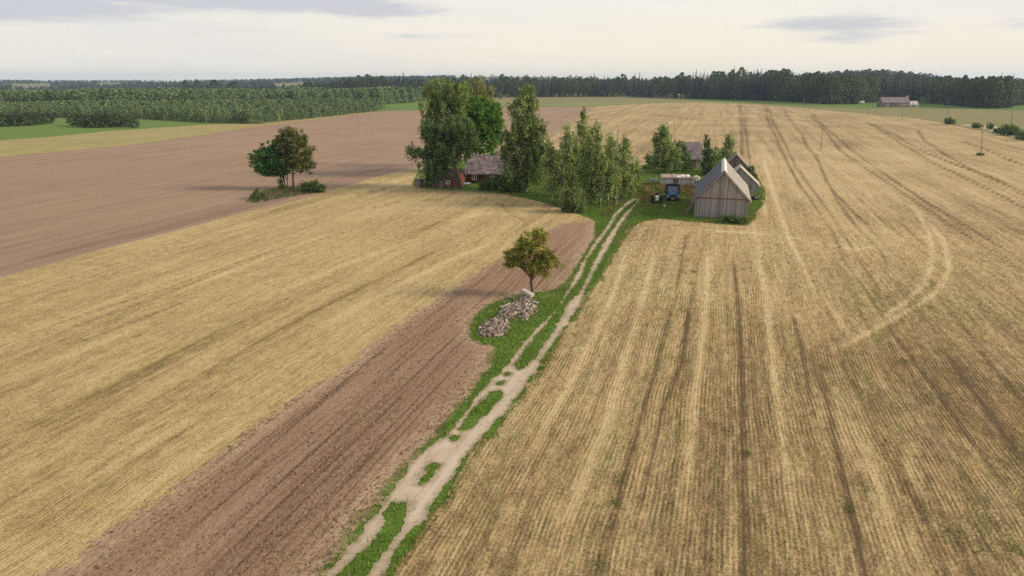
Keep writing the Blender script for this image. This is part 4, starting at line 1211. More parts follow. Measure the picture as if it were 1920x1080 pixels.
# pale stack beside the grey shed: a covered pile of split wood
rs = np.random.default_rng(5)
x, y = at(1303, 351)
ST = tag(empty('wood_stack', (x, y, g1(x, y)), BRZ), 'pale rounded stack of split firewood beside the low grey shed', 'wood stack')
Vs, Fs, Cs = [], [], []
nv = 0
for q in range(420):
    th = rs.uniform(0, 2 * PI); ph = math.acos(rs.uniform(0, 1)); 
    c = np.array([1.35 * math.sin(ph) * math.cos(th), 1.2 * math.sin(ph) * math.sin(th), 2.1 * math.cos(ph)])
    u = rs.normal(size=3); u /= np.linalg.norm(u); v_ = np.cross(u, rs.normal(size=3)); v_ /= np.linalg.norm(v_); w_ = np.cross(u, v_)
    a, b, d = 0.20, 0.10, 0.07
    P8 = [c + u * a * sx + v_ * b * sy + w_ * d * sz for sx in (-1, 1) for sy in (-1, 1) for sz in (-1, 1)]
    Vs += P8
    Fs += [[nv + i for i in f] for f in ((0, 1, 3, 2), (4, 6, 7, 5), (0, 4, 5, 1), (2, 3, 7, 6), (0, 2, 6, 4), (1, 5, 7, 3))]
    Cs += [np.array([0.68, 0.63, 0.55]) * rs.uniform(0.55, 1.25)] * 8
    nv += 8
link('split_wood', np_mesh('split_wood', np.array(Vs), np.array(Fs), np.array(Cs)), ST, M['blade'])
MB().tube([(0, 0, 0), (0, 0, 0.8), (0, 0, 1.5), (0, 0, 1.9)], [1.2, 1.1, 0.75, 0.2], 14).build('core', M['wood'], ST)

# ------------------------------------------------------------------ blue lorry
def lorry():
    r = place('lorry', 'old blue bonneted lorry with a wooden load bed, parked facing the field', 'lorry', 1261, 380, math.radians(-11))
    cab = MB()
    cab.poly([(-0.95, 1.75, 0.95), (0.95, 1.75, 0.95), (0.95, 1.75, 1.55), (-0.95, 1.75, 1.55)])
    cab.box(-0.98, 0.98, 1.75, 3.1, 0.75, 1.56)
    # glasshouse
    a = [(-0.98, 1.78, 1.562), (0.98, 1.78, 1.562), (0.98, 3.1, 1.562), (-0.98, 3.1, 1.562)]
    b = [(-0.86, 2.05, 2.22), (0.86, 2.05, 2.22), (0.86, 3.05, 2.22), (-0.86, 3.05, 2.22)]
    for i in range(4):
        j = (i + 1) % 4
        cab.poly([a[i], a[j], b[j], b[i]])
    cab.slab([(-0.92, 1.98, 2.30), (0.92, 1.98, 2.30), (0.92, 3.1, 2.30), (-0.92, 3.1, 2.30)], 0.08)
    cab.build('cab', M['blue'], r)
    MB().slab([(-0.80, 1.80, 1.62), (0.80, 1.80, 1.62), (0.74, 2.03, 2.18), (-0.74, 2.03, 2.18)], 0.03).build('windscreen', M['windscreen'], r)
    hood = MB().slab([(-0.62, 0.25, 1.34), (0.62, 0.25, 1.34), (0.82, 1.75, 1.54), (-0.82, 1.75, 1.54)], 0.5)
    hood.box(-0.62, 0.62, 0.25, 1.75, 0.7, 0.9)
    hood.build('bonnet', M['blue'], r)
    MB().box(-0.55, 0.55, 0.18, 0.30, 0.72, 1.26).build('grille', M['darkmetal'], r)
    g = MB()
    for i in range(5):
        g.box(-0.55 + i * 0.25, -0.51 + i * 0.25, 0.15, 0.18, 0.74, 1.24)
    g.build('grille_bars', M['blue'], r)
    for s in (-1, 1):
        MB().slab([(s * 0.62 - 0.0, 0.15, 1.02), (s * 1.12, 0.15, 0.98), (s * 1.14, 1.5, 1.14), (s * 0.62, 1.5, 1.16)][::s], 0.22).build('mudguard', M['blue'], r)
        MB().cyl((s * 0.84, 0.16, 0.88), 0.13, -0.05, 0.06, 'Y', 14).build('headlight', M['galv'], r)
        w = MB().cyl((s * 0.88, 0.85, 0.48), 0.48, -0.14, 0.14, 'X', 20).build('wheel', M['rubber'], r)
        MB().cyl((s * 0.88, 0.85, 0.48), 0.22, -0.16, 0.16, 'X', 14).build('rim', M['blue'], w)
        w = MB().cyl((s * 0.90, 4.7, 0.48), 0.48, -0.26, 0.26, 'X', 20).build('wheel', M['rubber'], r)
        MB().cyl((s * 0.90, 4.7, 0.48), 0.22, -0.28, 0.28, 'X', 14).build('rim', M['blue'], w)
        MB().box(s * 1.24 - 0.06, s * 1.24 + 0.06, 3.2, 3.298, 1.0, 2.66).build('bed_post', M['wood'], r)
    MB().box(-1.08, 1.08, -0.02, 0.10, 0.52, 0.70).build('bumper', M['darkmetal'], r)
    MB().box(-0.28, 0.28, -0.045, -0.025, 0.54, 0.67).build('number_plate', M['white'], r)
    bed = MB().box(-1.3, 1.3, 3.38, 6.6, 1.0, 1.12)
    bed.box(-1.3, 1.3, 3.30, 3.38, 1.0, 2.62).box(-1.3, -1.22, 3.38, 6.6, 1.122, 2.3).box(1.22, 1.3, 3.38, 6.6, 1.122, 2.3).box(-1.22, 1.22, 6.52, 6.6, 1.122, 2.3)
    bed.build('load_bed', M['darkwood'], r)
    MB().box(-0.35, 0.35, 0.3, 6.4, 0.55, 0.72).build('chassis', M['darkmetal'], r)


lorry()


def tractor():
    r = place('tractor', 'small rusty red tractor with a white bonnet front, left of the lorry', 'tractor', 1231.5, 384.5, math.radians(-10))
    MB().box(-0.32, 0.32, 0.5, 2.0, 0.62, 1.28).build('bonnet', M['rusty'], r)
    MB().box(-0.26, 0.26, 0.40, 0.52, 0.60, 1.30).slab([(-0.28, 0.45, 1.33), (0.28, 0.45, 1.33), (0.28, 1.2, 1.37), (-0.28, 1.2, 1.37)], 0.04).build('bonnet_front', M['white'], r)
    MB().box(-0.18, 0.18, 0.3, 2.9, 0.45, 0.66).build('chassis', M['darkmetal'], r)
    for s in (-1, 1):
        w = MB().cyl((s * 0.62, 0.7, 0.34), 0.34, -0.10, 0.10, 'X', 18).build('wheel', M['rubber'], r)
        MB().cyl((s * 0.62, 0.7, 0.34), 0.15, -0.12, 0.12, 'X', 12).build('rim', M['rusty'], w)
        w = MB().cyl((s * 0.78, 2.4, 0.66), 0.66, -0.17, 0.17, 'X', 22).build('wheel', M['rubber'], r)
        MB().cyl((s * 0.78, 2.4, 0.66), 0.30, -0.19, 0.19, 'X', 14).build('rim', M['rusty'], w)
        MB().slab([(s * 0.60, 1.8, 1.36), (s * 0.98, 1.8, 1.36), (s * 0.98, 2.9, 1.42), (s * 0.60, 2.9, 1.42)][::s], 0.06).build('mudguard', M['rusty'], r)
    MB().box(-0.28, 0.28, 2.3, 2.8, 0.95, 1.05).box(-0.28, 0.28, 2.75, 2.82, 1.05, 1.5).build('seat', M['rubber'], r)
    MB().tube([(0, 1.9, 1.2), (0, 2.1, 1.5)], 0.03, 6).cyl((0, 2.1, 1.5), 0.2, -0.02, 0.02, 'Y', 16).build('steering_wheel', M['rubber'], r)
    MB().tube([(0.15, 1.1, 1.3), (0.15, 1.1, 1.95)], 0.045, 8).build('exhaust', M['darkmetal'], r)


tractor()
TB_ = place('metal_trough', 'pale metal trough on the grass left of the low grey shed', 'trough', 1226, 341.5, math.radians(-8))
MB().box(-0.85, 0.85, 0, 0.06, 0.12, 0.62).box(-0.85, 0.85, 0.74, 0.8, 0.12, 0.62).box(-0.85, -0.79, 0.06, 0.74, 0.12, 0.62).box(0.79, 0.85, 0.06, 0.74, 0.12, 0.62).box(-0.79, 0.79, 0.06, 0.74, 0.12, 0.5).build('trough_body', M['galv'], TB_)
for s_ in (-0.62, 0.62):
    MB().box(s_ - 0.08, s_ + 0.08, 0.1, 0.7, -0.05, 0.118).build('foot', M['wood'], TB_)
x, y = at(1246, 389)
pb = MB().tube([(0, 0, 0), (0, 0, 0.1), (0, 0, 0.24), (0, 0, 0.34)], [0.12, 0.20, 0.20, 0.08], 14).build('white_canister', M['white'], None, (x, y, g1(x, y)), True)
tag(pb, 'round white canister lying on the lawn in front of the lorry', 'canister')

# ------------------------------------------------------------------ rubble and slab by the rowan
def rubble(name, pix, hgt, n, seed, label):
    rng = np.random.default_rng(seed)
    P = W(pix)
    xs, ys = [p[0] for p in P], [p[1] for p in P]
    V, Fa, Co, k = [], [], [], 0
    pal = [(0.38, 0.30, 0.255), (0.29, 0.21, 0.17), (0.50, 0.44, 0.385), (0.17, 0.128, 0.108), (0.41, 0.345, 0.30), (0.11, 0.085, 0.075)]
    cnt = 0
    while cnt < n:
        x, y = rng.uniform(min(xs), max(xs)), rng.uniform(min(ys), max(ys))
        d = sdf(np.array([x]), np.array([y]), P)[0]
        if d < -0.15 and rng.random() > 0.04: continue
        h = hgt * (1 - math.exp(-max(d, 0) / 0.7)) * (0.7 + 0.6 * vnoise(x, y, 1.1, seed))
        s = rng.choice([0.07, 0.10, 0.14, 0.2], p=[0.45, 0.35, 0.16, 0.04]) * rng.uniform(0.65, 1.1)
        q = np.array([[a, b, c] for a in (-1, 1) for b in (-1, 1) for c in (-1, 1)], float) * np.array([1.0, 0.62, 0.42]) * s
        q += rng.normal(size=q.shape) * s * 0.16
        A, _ = np.linalg.qr(rng.normal(size=(3, 3)))
        V.append(q @ A + np.array([x, y, g1(x, y) + h * rng.uniform(0.72, 1.0) + s * 0.25]))
        Fa += [[k + i for i in f] for f in ((0, 1, 3, 2), (4, 6, 7, 5), (0, 4, 5, 1), (2, 3, 7, 6), (0, 2, 6, 4), (1, 5, 7, 3))]
        c = np.array(pal[rng.integers(len(pal))]) * rng.uniform(0.75, 1.2)
        Co.append(np.tile(c, (8, 1))); k += 8; cnt += 1
    # the heaped earth under the stones
    gx, gy = np.meshgrid(np.linspace(min(xs), max(xs), 40), np.linspace(min(ys), max(ys), 40), indexing='ij')
    d = sdf(gx.ravel(), gy.ravel(), P)
    hz = hgt * (1 - np.exp(-np.maximum(d, 0) / 0.7)) * (0.7 + 0.6 * vnoise(gx.ravel(), gy.ravel(), 1.1, seed)) * 0.82 + np.where(d > 0, 0, -0.3)
    Vg = np.stack([gx.ravel(), gy.ravel(), gz(gx.ravel(), gy.ravel()) + hz], 1)
    ig = (np.arange(39)[:, None] * 40 + np.arange(39)[None, :]).ravel()
    Fg = np.stack([ig, ig + 40, ig + 41, ig + 1], 1) + k
    Vv = np.concatenate(V + [Vg]); Cc = np.concatenate(Co + [np.tile([0.20, 0.145, 0.11], (len(Vg), 1))])
    o = link(name, np_mesh(name, Vv, [np.array(Fa), Fg], Cc), None, M['stone'])
    return tag(o, label, 'rubble', kind='stuff')


m_, t_ = mat_new("broken_brick_and_stone")
col_ = t_.n('ShaderNodeAttribute', {'attribute_name': 'tint'}).outputs['Color']
nn_ = t_.noise(t_.n('ShaderNodeNewGeometry').outputs['Position'], 9, 4, 0.7)
finish(t_, t_.mix(t_.mapr(nn_, 0.3, 0.7), t_.mix(1.0, col_, (0.75, 0.72, 0.7), 'MULTIPLY'), col_), 0.92, 0.1, nn_, 0.4, 0.03)
M['stone'] = m_
rubble('rubble_pile', [(932, 597), (940, 583), (960, 573), (978, 558), (992, 558), (1006, 576), (1006, 584), (990, 592), (984, 602), (975, 592), (955, 598), (938, 602)], 0.62, 3200, 3, 'rear heap of broken bricks and stones below the concrete slab')
rubble('rubble_pile', [(899, 614), (908, 606), (925, 602), (940, 602), (955, 605), (954, 613), (944, 624), (930, 632), (908, 632), (899, 626)], 0.46, 2800, 4, 'front heap of broken bricks and stones in the grass nearest the track bend')


def slab(px, py, l, w_, h, rz, tilt, lab, up=0.1, mat='concrete', name='concrete_slab'):
    x, y = at(px, py)
    o = MB().box(-l / 2, l / 2, -w_ / 2, w_ / 2, -h / 2, h / 2).build(name, M[mat])
    o.location = (x, y, g1(x, y) + up); o.rotation_euler = (0, tilt, rz)
    tag(o, lab, name.split('_')[-1])
    bv = o.modifiers.new('bevel', 'BEVEL'); bv.width = 0.03; bv.segments = 2
    return o


slab(989, 563, 1.35, 0.62, 0.34, math.radians(-42), 0.22, 'big pale concrete slab tipped on top of the rear rubble heap', 0.75)
slab(1003, 572, 0.62, 0.30, 0.22, math.radians(-15), 0.1, 'small concrete block at the side of the rear rubble heap', 0.25, 'concrete', 'concrete_block')
slab(948, 579, 1.25, 0.20, 0.10, math.radians(42), -0.12, 'pale plank leaning on the left side of the rear rubble heap', 0.35, 'concrete', 'pale_plank')
slab(917, 587, 0.7, 0.10, 0.06, math.radians(35), 0, 'short thin plank lying in the grass beyond the front rubble heap', 0.12, 'tan', 'thin_plank')

# ------------------------------------------------------------------ poles
def pole(px, py, tx, ty, lab, arm=False, r=0.11, group='power line poles across the fields', mound=False):
    x, y = at(px, py)
    z0 = g1(x, y)
    h = height_to((x, y), ty) - z0
    dx = (tx - proj(x, y, z0 + h)[0]) * mpp((x, y), h)
    root = tag(empty('utility_pole', (x, y, z0)), lab, 'pole', group)
    MB().tube([(0, 0, -0.3), (dx * 0.5, 0, h * 0.5), (dx, 0, h)], [r * 1.2, r, r * 0.75], 8).build('shaft', M['pole'], root)
    if arm:
        MB().box(dx - 0.75, dx + 0.75, -0.07, 0.07, h - 0.35, h - 0.22).build('crossarm', M['pole'], root)
        for s in (-0.65, 0.65):
            MB().tube([(dx + s, 0, h - 0.22), (dx + s, 0, h + 0.02)], 0.05, 6).build('insulator', M['white'], root)
    return root


pole(1539, 282, 1543, 234, 'pole with a small crossarm alone in the wide stubble field', True)
pole(1840, 291, 1842, 246, 'pole with weeds at its foot in the stubble, nearest the right frame edge', True)
pole(672, 247, 670, 213, 'lone thin pole in the middle of the large brown field', r=0.09)
pole(388, 236, 385, 205, 'pale pole before the plantation, nearest to the brown field edge', r=0.12)
pole(266, 228, 264, 202, 'pale pole before the plantation, behind the small shrub at the meadow')
pole(157, 222, 155, 201, 'pale pole rising out of the middle shrub clump', r=0.12)
pole(58, 220, 56, 202, 'pale pole rising behind the shrub clump at the left frame edge', r=0.12)
pole(524, 236, 521, 208, 'pole before the plantation directly above the tree pair', r=0.10)
pole(1051, 275, 1051, 220, 'slim pole seen between the drooping birch and the young birch row', r=0.07)
pole(1155, 385, 1159, 243, 'tall bare leaning pole standing in the young birch row', r=0.11)
pole(1264, 262, 1265, 225, 'slim pole rising behind the large yard birch', r=0.08)
for (a, b, c, d, lab) in [(1508, 201, 1508, 184, 'far pole where the stubble crest meets the green crop'), (1537, 198, 1537, 184, 'far pole at the crop beside the dark forest bay'), (1592, 200, 1592, 184, 'far pole standing left of the white van'), (1579, 203, 1579, 190, 'short far pole in front of the crop, below the van'),
                          (1628, 217, 1628, 190, 'far pole between the white van and the long farmhouse'), (1692, 224, 1692, 204, 'faint far pole below the long farmhouse'), (1779, 218, 1779, 197, 'far pole above the single round shrub'), (1896, 235, 1898, 205, 'far pole in the pale meadow near the right frame edge')]:
    pole(a, b, c, d, lab, r=0.14, group='far poles along the field road')

# ------------------------------------------------------------------ far farm
FH = gable_house('farmhouse', 'long far farmhouse with grey roof before the dark forest', 'farmhouse', 1679, 201, 0, 21.5, 8.5, 3.6, 7.4, M['old_board'], M['purple_roof'], 'X', 0.4, 0.2)
MB().box(-7.0, -5.4, -0.08, 0.0, 0.2, 3.3).build('door', M['tan'], FH)
MB().box(3.0, 9.6, -0.10, -0.004, 0.7, 3.0).build('brick_wall', M['brick'], FH)
MB().box(9.0, 11.6, 3.7, 4.8, 6.9, 8.6).build('chimney', M['brick'], FH)
AX = gable_house('annex', 'pale metal sided annex at the right end of the far farmhouse', 'shed', 1712, 200.5, 0, 8.0, 6.0, 1.8, 4.4, M['corr'], M['corr'], 'X', 0.3, 0.15)
MB().box(-1.0, 0.6, -0.07, 0.0, 0.0, 1.7).build('door', M['wood'], AX)
VN = place('van', 'small white van parked before the dark forest left of the farmhouse', 'van', 1611, 194.5, 0.1)
MB().slab([(-3.2, -1, 0.6), (3.2, -1, 0.6), (3.2, -1, 1.6), (2.2, -1, 2.7), (-3.2, -1, 2.7)], -2.0).build('body', M['white'], VN)
MB().box(-1.6, 1.5, -1.05, -1.0, 1.7, 2.4).build('windows' if False else 'window', M['glass'], VN)
for s in (-2.1, 2.1):
    MB().cyl((s, -1.0, 0.5), 0.5, -0.1, 0.3, 'Y', 14).build('wheel', M['rubber'], VN)

# ------------------------------------------------------------------ distant woods
def spruce_geo(rng, H, R, layers=13, nb=9, base=0.06):
    V, Fa, k = [], [], 0
    for i in range(layers):
        t = i / (layers - 1)
        z = H * (base + (0.985 - base) * t)
        r = R * (1 - t) ** 0.85 * rng.uniform(0.8, 1.15) + 0.010
        a0 = rng.uniform(0, 6.28)
        for j in range(nb):
            a = a0 + 2 * PI * j / nb + rng.normal() * 0.18
            rr = r * rng.uniform(0.7, 1.2); wd = 0.50 * rr + 0.004
            ca, sa = math.cos(a), math.sin(a)
            tip = (ca * rr, sa * rr, z - 0.28 * rr - H * 0.01)
            l = (-sa * wd + ca * rr * 0.35, ca * wd + sa * rr * 0.35, z - 0.10 * rr)
            m = (sa * wd + ca * rr * 0.35, -ca * wd + sa * rr * 0.35, z - 0.10 * rr)
            V += [(0, 0, z + H * 0.045), l, tip, m]; Fa.append((k, k + 1, k + 2, k + 3)); k += 4
    return np.array(V), np.array(Fa)


def leafy_geo(rng, H, R, n=330, size=0.75, low=0.18, pointed=0.5):
    t = rng.random(n) ** 0.85
    z = H * (low + (1 - low) * t)
    prof = np.sin(PI * np.clip((t * 0.86 + 0.12), 0, 1)) ** (0.55 + pointed * 0.5)
    a = rng.uniform(0, 2 * PI, n)
    lob = 1 + 0.22 * np.sin(3 * a + 5 * t) + 0.15 * rng.normal(size=n)
    r = R * prof * np.sqrt(rng.uniform(0.35, 1.0, n)) * lob
    P = np.stack([r * np.cos(a), r * np.sin(a), z], 1)
    out = np.stack([np.cos(a), np.sin(a), 0.5 * np.ones(n)], 1)
    return quads(P, size, rng, 0.2, 0.8, 0.0, out)


def pine_geo(rng, H, R, n=110, size=0.5):
    t = rng.random(n)
    z = H * (0.08 + 0.92 * t)
    r = R * (1 - t * 0.92) ** 0.75 * np.sqrt(rng.uniform(0.25, 1.0, n))
    a = rng.uniform(0, 2 * PI, n)
    P = np.stack([r * np.cos(a), r * np.sin(a), z], 1)
    out = np.stack([np.cos(a) * 0.6, np.sin(a) * 0.6, np.ones(n) * 0.8], 1)
    return quads(P, size, rng, 0.3, 0.5, 0.0, out)


rf = np.random.default_rng(77)
PROTO = {}
SPR = [(0.018, 0.026, 0.026), (0.023, 0.031, 0.029), (0.028, 0.032, 0.027)]
DEC = [(0.066, 0.092, 0.040), (0.085, 0.104, 0.046), (0.056, 0.082, 0.042), (0.104, 0.112, 0.050)]
PIN = [(0.165, 0.235, 0.100), (0.140, 0.210, 0.092), (0.180, 0.240, 0.098), (0.120, 0.190, 0.086)]
PROTO['spruce'] = [(spruce_geo(rf, 1.0, 0.135), SPR[i % 3]) for i in range(5)]
PROTO['leafy'] = [(leafy_geo(rf, 1.0, 0.24, 360, 0.030), DEC[i % 4]) for i in range(5)]
PROTO['shrub'] = [(leafy_geo(rf, 1.0, 0.55, 300, 0.085, 0.02, 0.1), [(0.060, 0.088, 0.040), (0.072, 0.098, 0.044), (0.052, 0.080, 0.038)][i % 3]) for i in range(4)]
PROTO['pine_young'] = [(pine_geo(rf, 1.0, 0.32, 170, 0.066), PIN[i % 4]) for i in range(6)]


def mass(name, label, cat, items, mat, kind='stuff'):
    """items: (kind, variant, x, y, z, height, width factor, tint factor)"""
    Vs, Fs, Cs, k = [], [], [], 0
    for (kd, vi, x, y, z, h, wf, tf) in items:
        (V, Fq), col = PROTO[kd][vi % len(PROTO[kd])]
        a = (x * 7.3 + y * 3.1) % 6.28
        ca, sa = math.cos(a), math.sin(a)
        U = np.empty_like(V)
        U[:, 0] = (V[:, 0] * ca - V[:, 1] * sa) * h * wf + x
        U[:, 1] = (V[:, 0] * sa + V[:, 1] * ca) * h * wf + y
        U[:, 2] = V[:, 2] * h + z
        Vs.append(U); Fs.append(Fq + k); k += len(V)
        c = np.array(col) * tf
        Cs.append(np.repeat(c[None] * (1 + 0.10 * np.sin(np.arange(len(V) // 4) * 12.9898 + x)[:, None]), 4, axis=0))
    o = link(name, np_mesh(name, np.concatenate(Vs), np.concatenate(Fs), np.concatenate(Cs)), None, mat)
    return tag(o, label, cat, kind=kind)


# meshes shared by the single trees of the forest edge and plantation edge
def proto_obj(kd, vi, label, group, name, trunk=True):
    (V, Fq), col = PROTO[kd][vi]
    rng = np.random.default_rng(vi * 13 + 5)
    c = shade_cols(len(V) // 4, col, 0.16, rng)
    crown = np_mesh(name + '_crown', V, Fq, c)
    crown.materials.append(M['leaf' if kd in ('leafy', 'shrub') else 'needle'])
    tr = MB().tube([(0, 0, -0.01), (0.004, 0, 0.4), (0, 0.004, 0.9)], [0.014, 0.009, 0.002], 6).mesh('trunk')
    tr.materials.append(M['bark'])
    return crown, tr


EDGE = {}
for kd, nm in (('spruce', 'spruce_tree'), ('leafy', 'broadleaf_tree'), ('pine_young', 'young_pine'), ('shrub', 'shrub')):
    EDGE[kd] = [proto_obj(kd, i, None, None, nm) for i in range(len(PROTO[kd]))]


def single(kd, vi, x, y, h, wf, name, label, group, z=None, cat='tree'):
    crown, tr = EDGE[kd][vi % len(EDGE[kd])]
    r = empty(name, (x, y, g1(x, y) if z is None else z), (x * 7.3 + y) % 6.28)
    r.scale = (h * wf, h * wf, h)
    tag(r, label, cat, group)
    a = bpy.data.objects.new('trunk', tr); C.objects.link(a); a.parent = r
    b = bpy.data.objects.new('crown', crown); C.objects.link(b); b.parent = r
    return r


# forest edge from the plantation round to the right: foot of the first row in pixels and tree tops
FEDGE = [(540, 183, 158), (600, 183, 152), (640, 183, 146), (690, 183, 138), (730, 183, 141), (800, 182, 142), (870, 182, 142), (940, 181, 143), (1000, 181, 142), (1060, 181, 144), (1120, 181, 143), (1180, 181, 141), (1240, 183.5, 142), (1290, 184.5, 136),
         (1340, 186, 131), (1400, 188, 128), (1460, 190, 129), (1520, 193, 134), (1560, 196, 136), (1600, 195.5, 138), (1625, 193, 141), (1660, 192, 140), (1720, 192, 140), (1770, 196, 142), (1820, 201, 142), (1850, 203, 138), (1885, 203, 138), (1895, 199, 142), (1930, 196, 142), (2060, 196, 142), (2300, 196, 140), (2600, 196, 140)]
EX = [e[0] for e in FEDGE]; EY = [e[1] for e in FEDGE]; ET = [e[2] for e in FEDGE]
DECZ = [(560, 600), (865, 905), (930, 1010), (1040, 1070), (1075, 1115), (1140, 1175), (1225, 1290), (1440, 1480), (1500, 1625), (1760, 1900)]
items = []
rr = random.Random(4)
px = 570.0
n_s = 0
while px < 1990:
    by = np.interp(px, EX, EY) + rr.uniform(-0.6, 0.3)
    ty = np.interp(px, EX, ET) + rr.choice([-2, 0, 1, 3, 6, 10, 2, 5]) - (rr.random() < 0.22) * 6
    x, y = at(px, by)
    z = g1(x, y)
    h = height_to((x, y), ty) - z
    dec = any(a <= px <= b for a, b in DECZ) and rr.random() < 0.85 or rr.random() < 0.12
    kd = 'leafy' if dec else 'spruce'
    single(kd, rr.randrange(5), x, y, h * (0.92 if dec else 1.0), rr.uniform(0.85, 1.3) * (1.15 if dec else 1.0), 'spruce_tree' if kd == 'spruce' else 'broadleaf_tree',
           'dark spruce in the front line of the far forest edge' if kd == 'spruce' else 'leafy tree in the front line of the far forest edge', 'spruces of the forest edge' if kd == 'spruce' else 'leafy trees of the forest edge')
    n_s += 1
    px += rr.uniform(5.5, 9.0)
# the wood behind the first line
for row in range(1, 9):
    px = 470.0 + row * 3
    while px < 2650:
        if not (1895 < px < 1990 and row < 0):
            by = np.interp(px, EX, EY) - row * 0.85
            x, y = at(px, max(by, 165))
            ty = np.interp(px, EX, ET) + rr.choice([-2, 0, 1, 2, 3, 5, 8])
            z = g1(x, y)
            h = max(9, height_to((x, y), ty) - z)
            kd = 'leafy' if (any(a <= px <= b for a, b in DECZ) and rr.random() < 0.75) or rr.random() < 0.25 else 'spruce'
            items.append((kd, rr.randrange(5), x, y, z, min(h, 36) * rr.uniform(0.70, 0.96), rr.uniform(0.8, 1.25), rr.uniform(0.8, 1.2)))
        px += rr.uniform(5.0, 9.5)
# undergrowth along the foot of the edge
for k in range(420):
    px = rr.uniform(560, 1990)
    x, y = at(px, np.interp(px, EX, EY) + rr.uniform(-0.4, 0.4))
    items.append(('leafy', rr.randrange(5), x, y, g1(x, y) - 0.5, rr.uniform(3, 9), rr.uniform(1.3, 2.2), rr.uniform(0.8, 1.15)))
mass('forest', 'dark mixed forest of spruce and birch closing the fields', 'forest', items, M['needle'])

# wooded rises far behind
items = []
rg = np.random.default_rng(9)
CLEAR = [(20, 90, 2500, 3250), (178, 226, 2900, 3700), (268, 346, 3400, 4300), (510, 570, 1800, 2600), (0, 98, 880, 1500), (-300, -40, 1500, 2600)]


def wood_rise(n, az0, az1, d0, d1, hh, kinds, thr=None):
    for k in range(n):
        a = rg.uniform(az0, az1); D = d0 * (d1 / d0) ** rg.random()
        x, y = D * math.sin(a), D * math.cos(a)
        if thr is not None and any(p0 < 960 + 1339 * math.tan(a) < p1 and q0 < D < q1 for p0, p1, q0, q1 in CLEAR): continue
        if thr is not None and vnoise(x, y, 420, 3) * 0.6 + vnoise(x, y, 170, 8) * 0.4 < thr: continue
        kd = 'spruce' if rg.random() < kinds else 'leafy'
        items.append((kd, rg.integers(5), x, y, g1(x, y) - 2, hh * rg.uniform(0.7, 1.15), rg.uniform(1.2, 2.0), rg.uniform(0.5, 0.8)))


wood_rise(1500, 0.36, 0.60, 1050, 1500, 17, 0.5)
wood_rise(1500, -0.12, 0.36, 1250, 2600, 20, 0.6)
mass('far_forest', 'wooded rises behind the main forest', 'forest', items, M['needle'])
items = []
wood_rise(14000, -0.85, -0.08, 900, 4600, 13, 0.35, 0.20)
mass('hill_forest', 'hazy blue wooded hills with pale clearings at the left horizon', 'forest', items, M['leaf'])
fx = [(95, 160.5, 345 / 4, 2.2), (200, 157.5, 26, 1.6), (320, 155.5, 38, 2.6), (540, 165.5, 26, 2.2), (60, 181.5, 50, 3.0)]

# ------------------------------------------------------------------ the young plantation
PL1 = W([(-260, 222), (20, 221), (240, 222), (330, 227), (400, 232), (480, 233), (560, 225), (640, 216), (706, 209), (716, 204), (720, 199), (640, 199), (480, 205), (300, 208), (-260, 208)])
PL2 = W([(-260, 206), (20, 205.5), (300, 205), (480, 202), (640, 197), (720, 196), (790, 190), (800, 187), (640, 184), (500, 184), (300, 188), (100, 193), (10, 196), (-260, 197)])
items = []
rp = np.random.default_rng(12)
front = []
for P, hh, cell in ((PL1, 6.3, 3.0), (PL2, 11.0, 4.0)):
    xs, ys = [p[0] for p in P], [p[1] for p in P]
    gx, gy = np.meshgrid(np.arange(min(xs), max(xs), cell), np.arange(min(ys), max(ys), cell))
    gx = gx.ravel() + rp.normal(size=gx.size) * 0.8; gy = gy.ravel() + rp.normal(size=gy.size) * 0.8
    d = sdf(gx, gy, P)
    k = d > 0
    gx, gy, d = gx[k], gy[k], d[k]
    near = np.array([proj(x, y, 0)[1] for x, y in zip(gx, gy)])
    for x, y, dd in zip(gx, gy, d):
        pxp, pyp = proj(x, y, 0)
        h = hh * rp.uniform(0.72, 1.22) * (0.85 + 0.35 * float(vnoise(x, y, 45, 2)))
        kd = 'pine_young' if rp.random() < 0.9 else 'leafy'
        vi = rp.integers(5)
        if dd < cell * 0.55 and P is PL1 and 0 < pxp < 716 and pyp > 206 and len(front) < 110:
            front.append((x, y, h)); continue
        items.append((kd, vi, x, y, g1(x, y) - 0.2, h, rp.uniform(0.85, 1.35) * (1 if kd == 'pine_young' else 1.3), rp.uniform(0.82, 1.2)))
for i, (x, y, h) in enumerate(front):
    single('pine_young', i, x, y, h, 1.15, 'young_pine', 'young pine in the front line of the plantation', 'young pines at the plantation edge')
mass('plantation', 'dense young plantation of pines filling the middle distance', 'plantation', items, M['needle'])

# four taller trees beyond the plantation
for i, (px, top, lab, w_) in enumerate([(350, 150, 'first and thinnest of four trees beyond the plantation', 1.15), (373, 149, 'second of four trees beyond the plantation, pale green', 1.25), (405, 150, 'broad third of four trees beyond the plantation', 1.8), (441, 152.5, 'round dark last of four trees beyond the plantation', 1.7)]):
    x, y = at(px, 181)
    z = g1(x, y)
    single('leafy', i, x, y, height_to((x, y), top) - z, w_, 'broadleaf_tree', lab, 'four trees beyond the plantation')
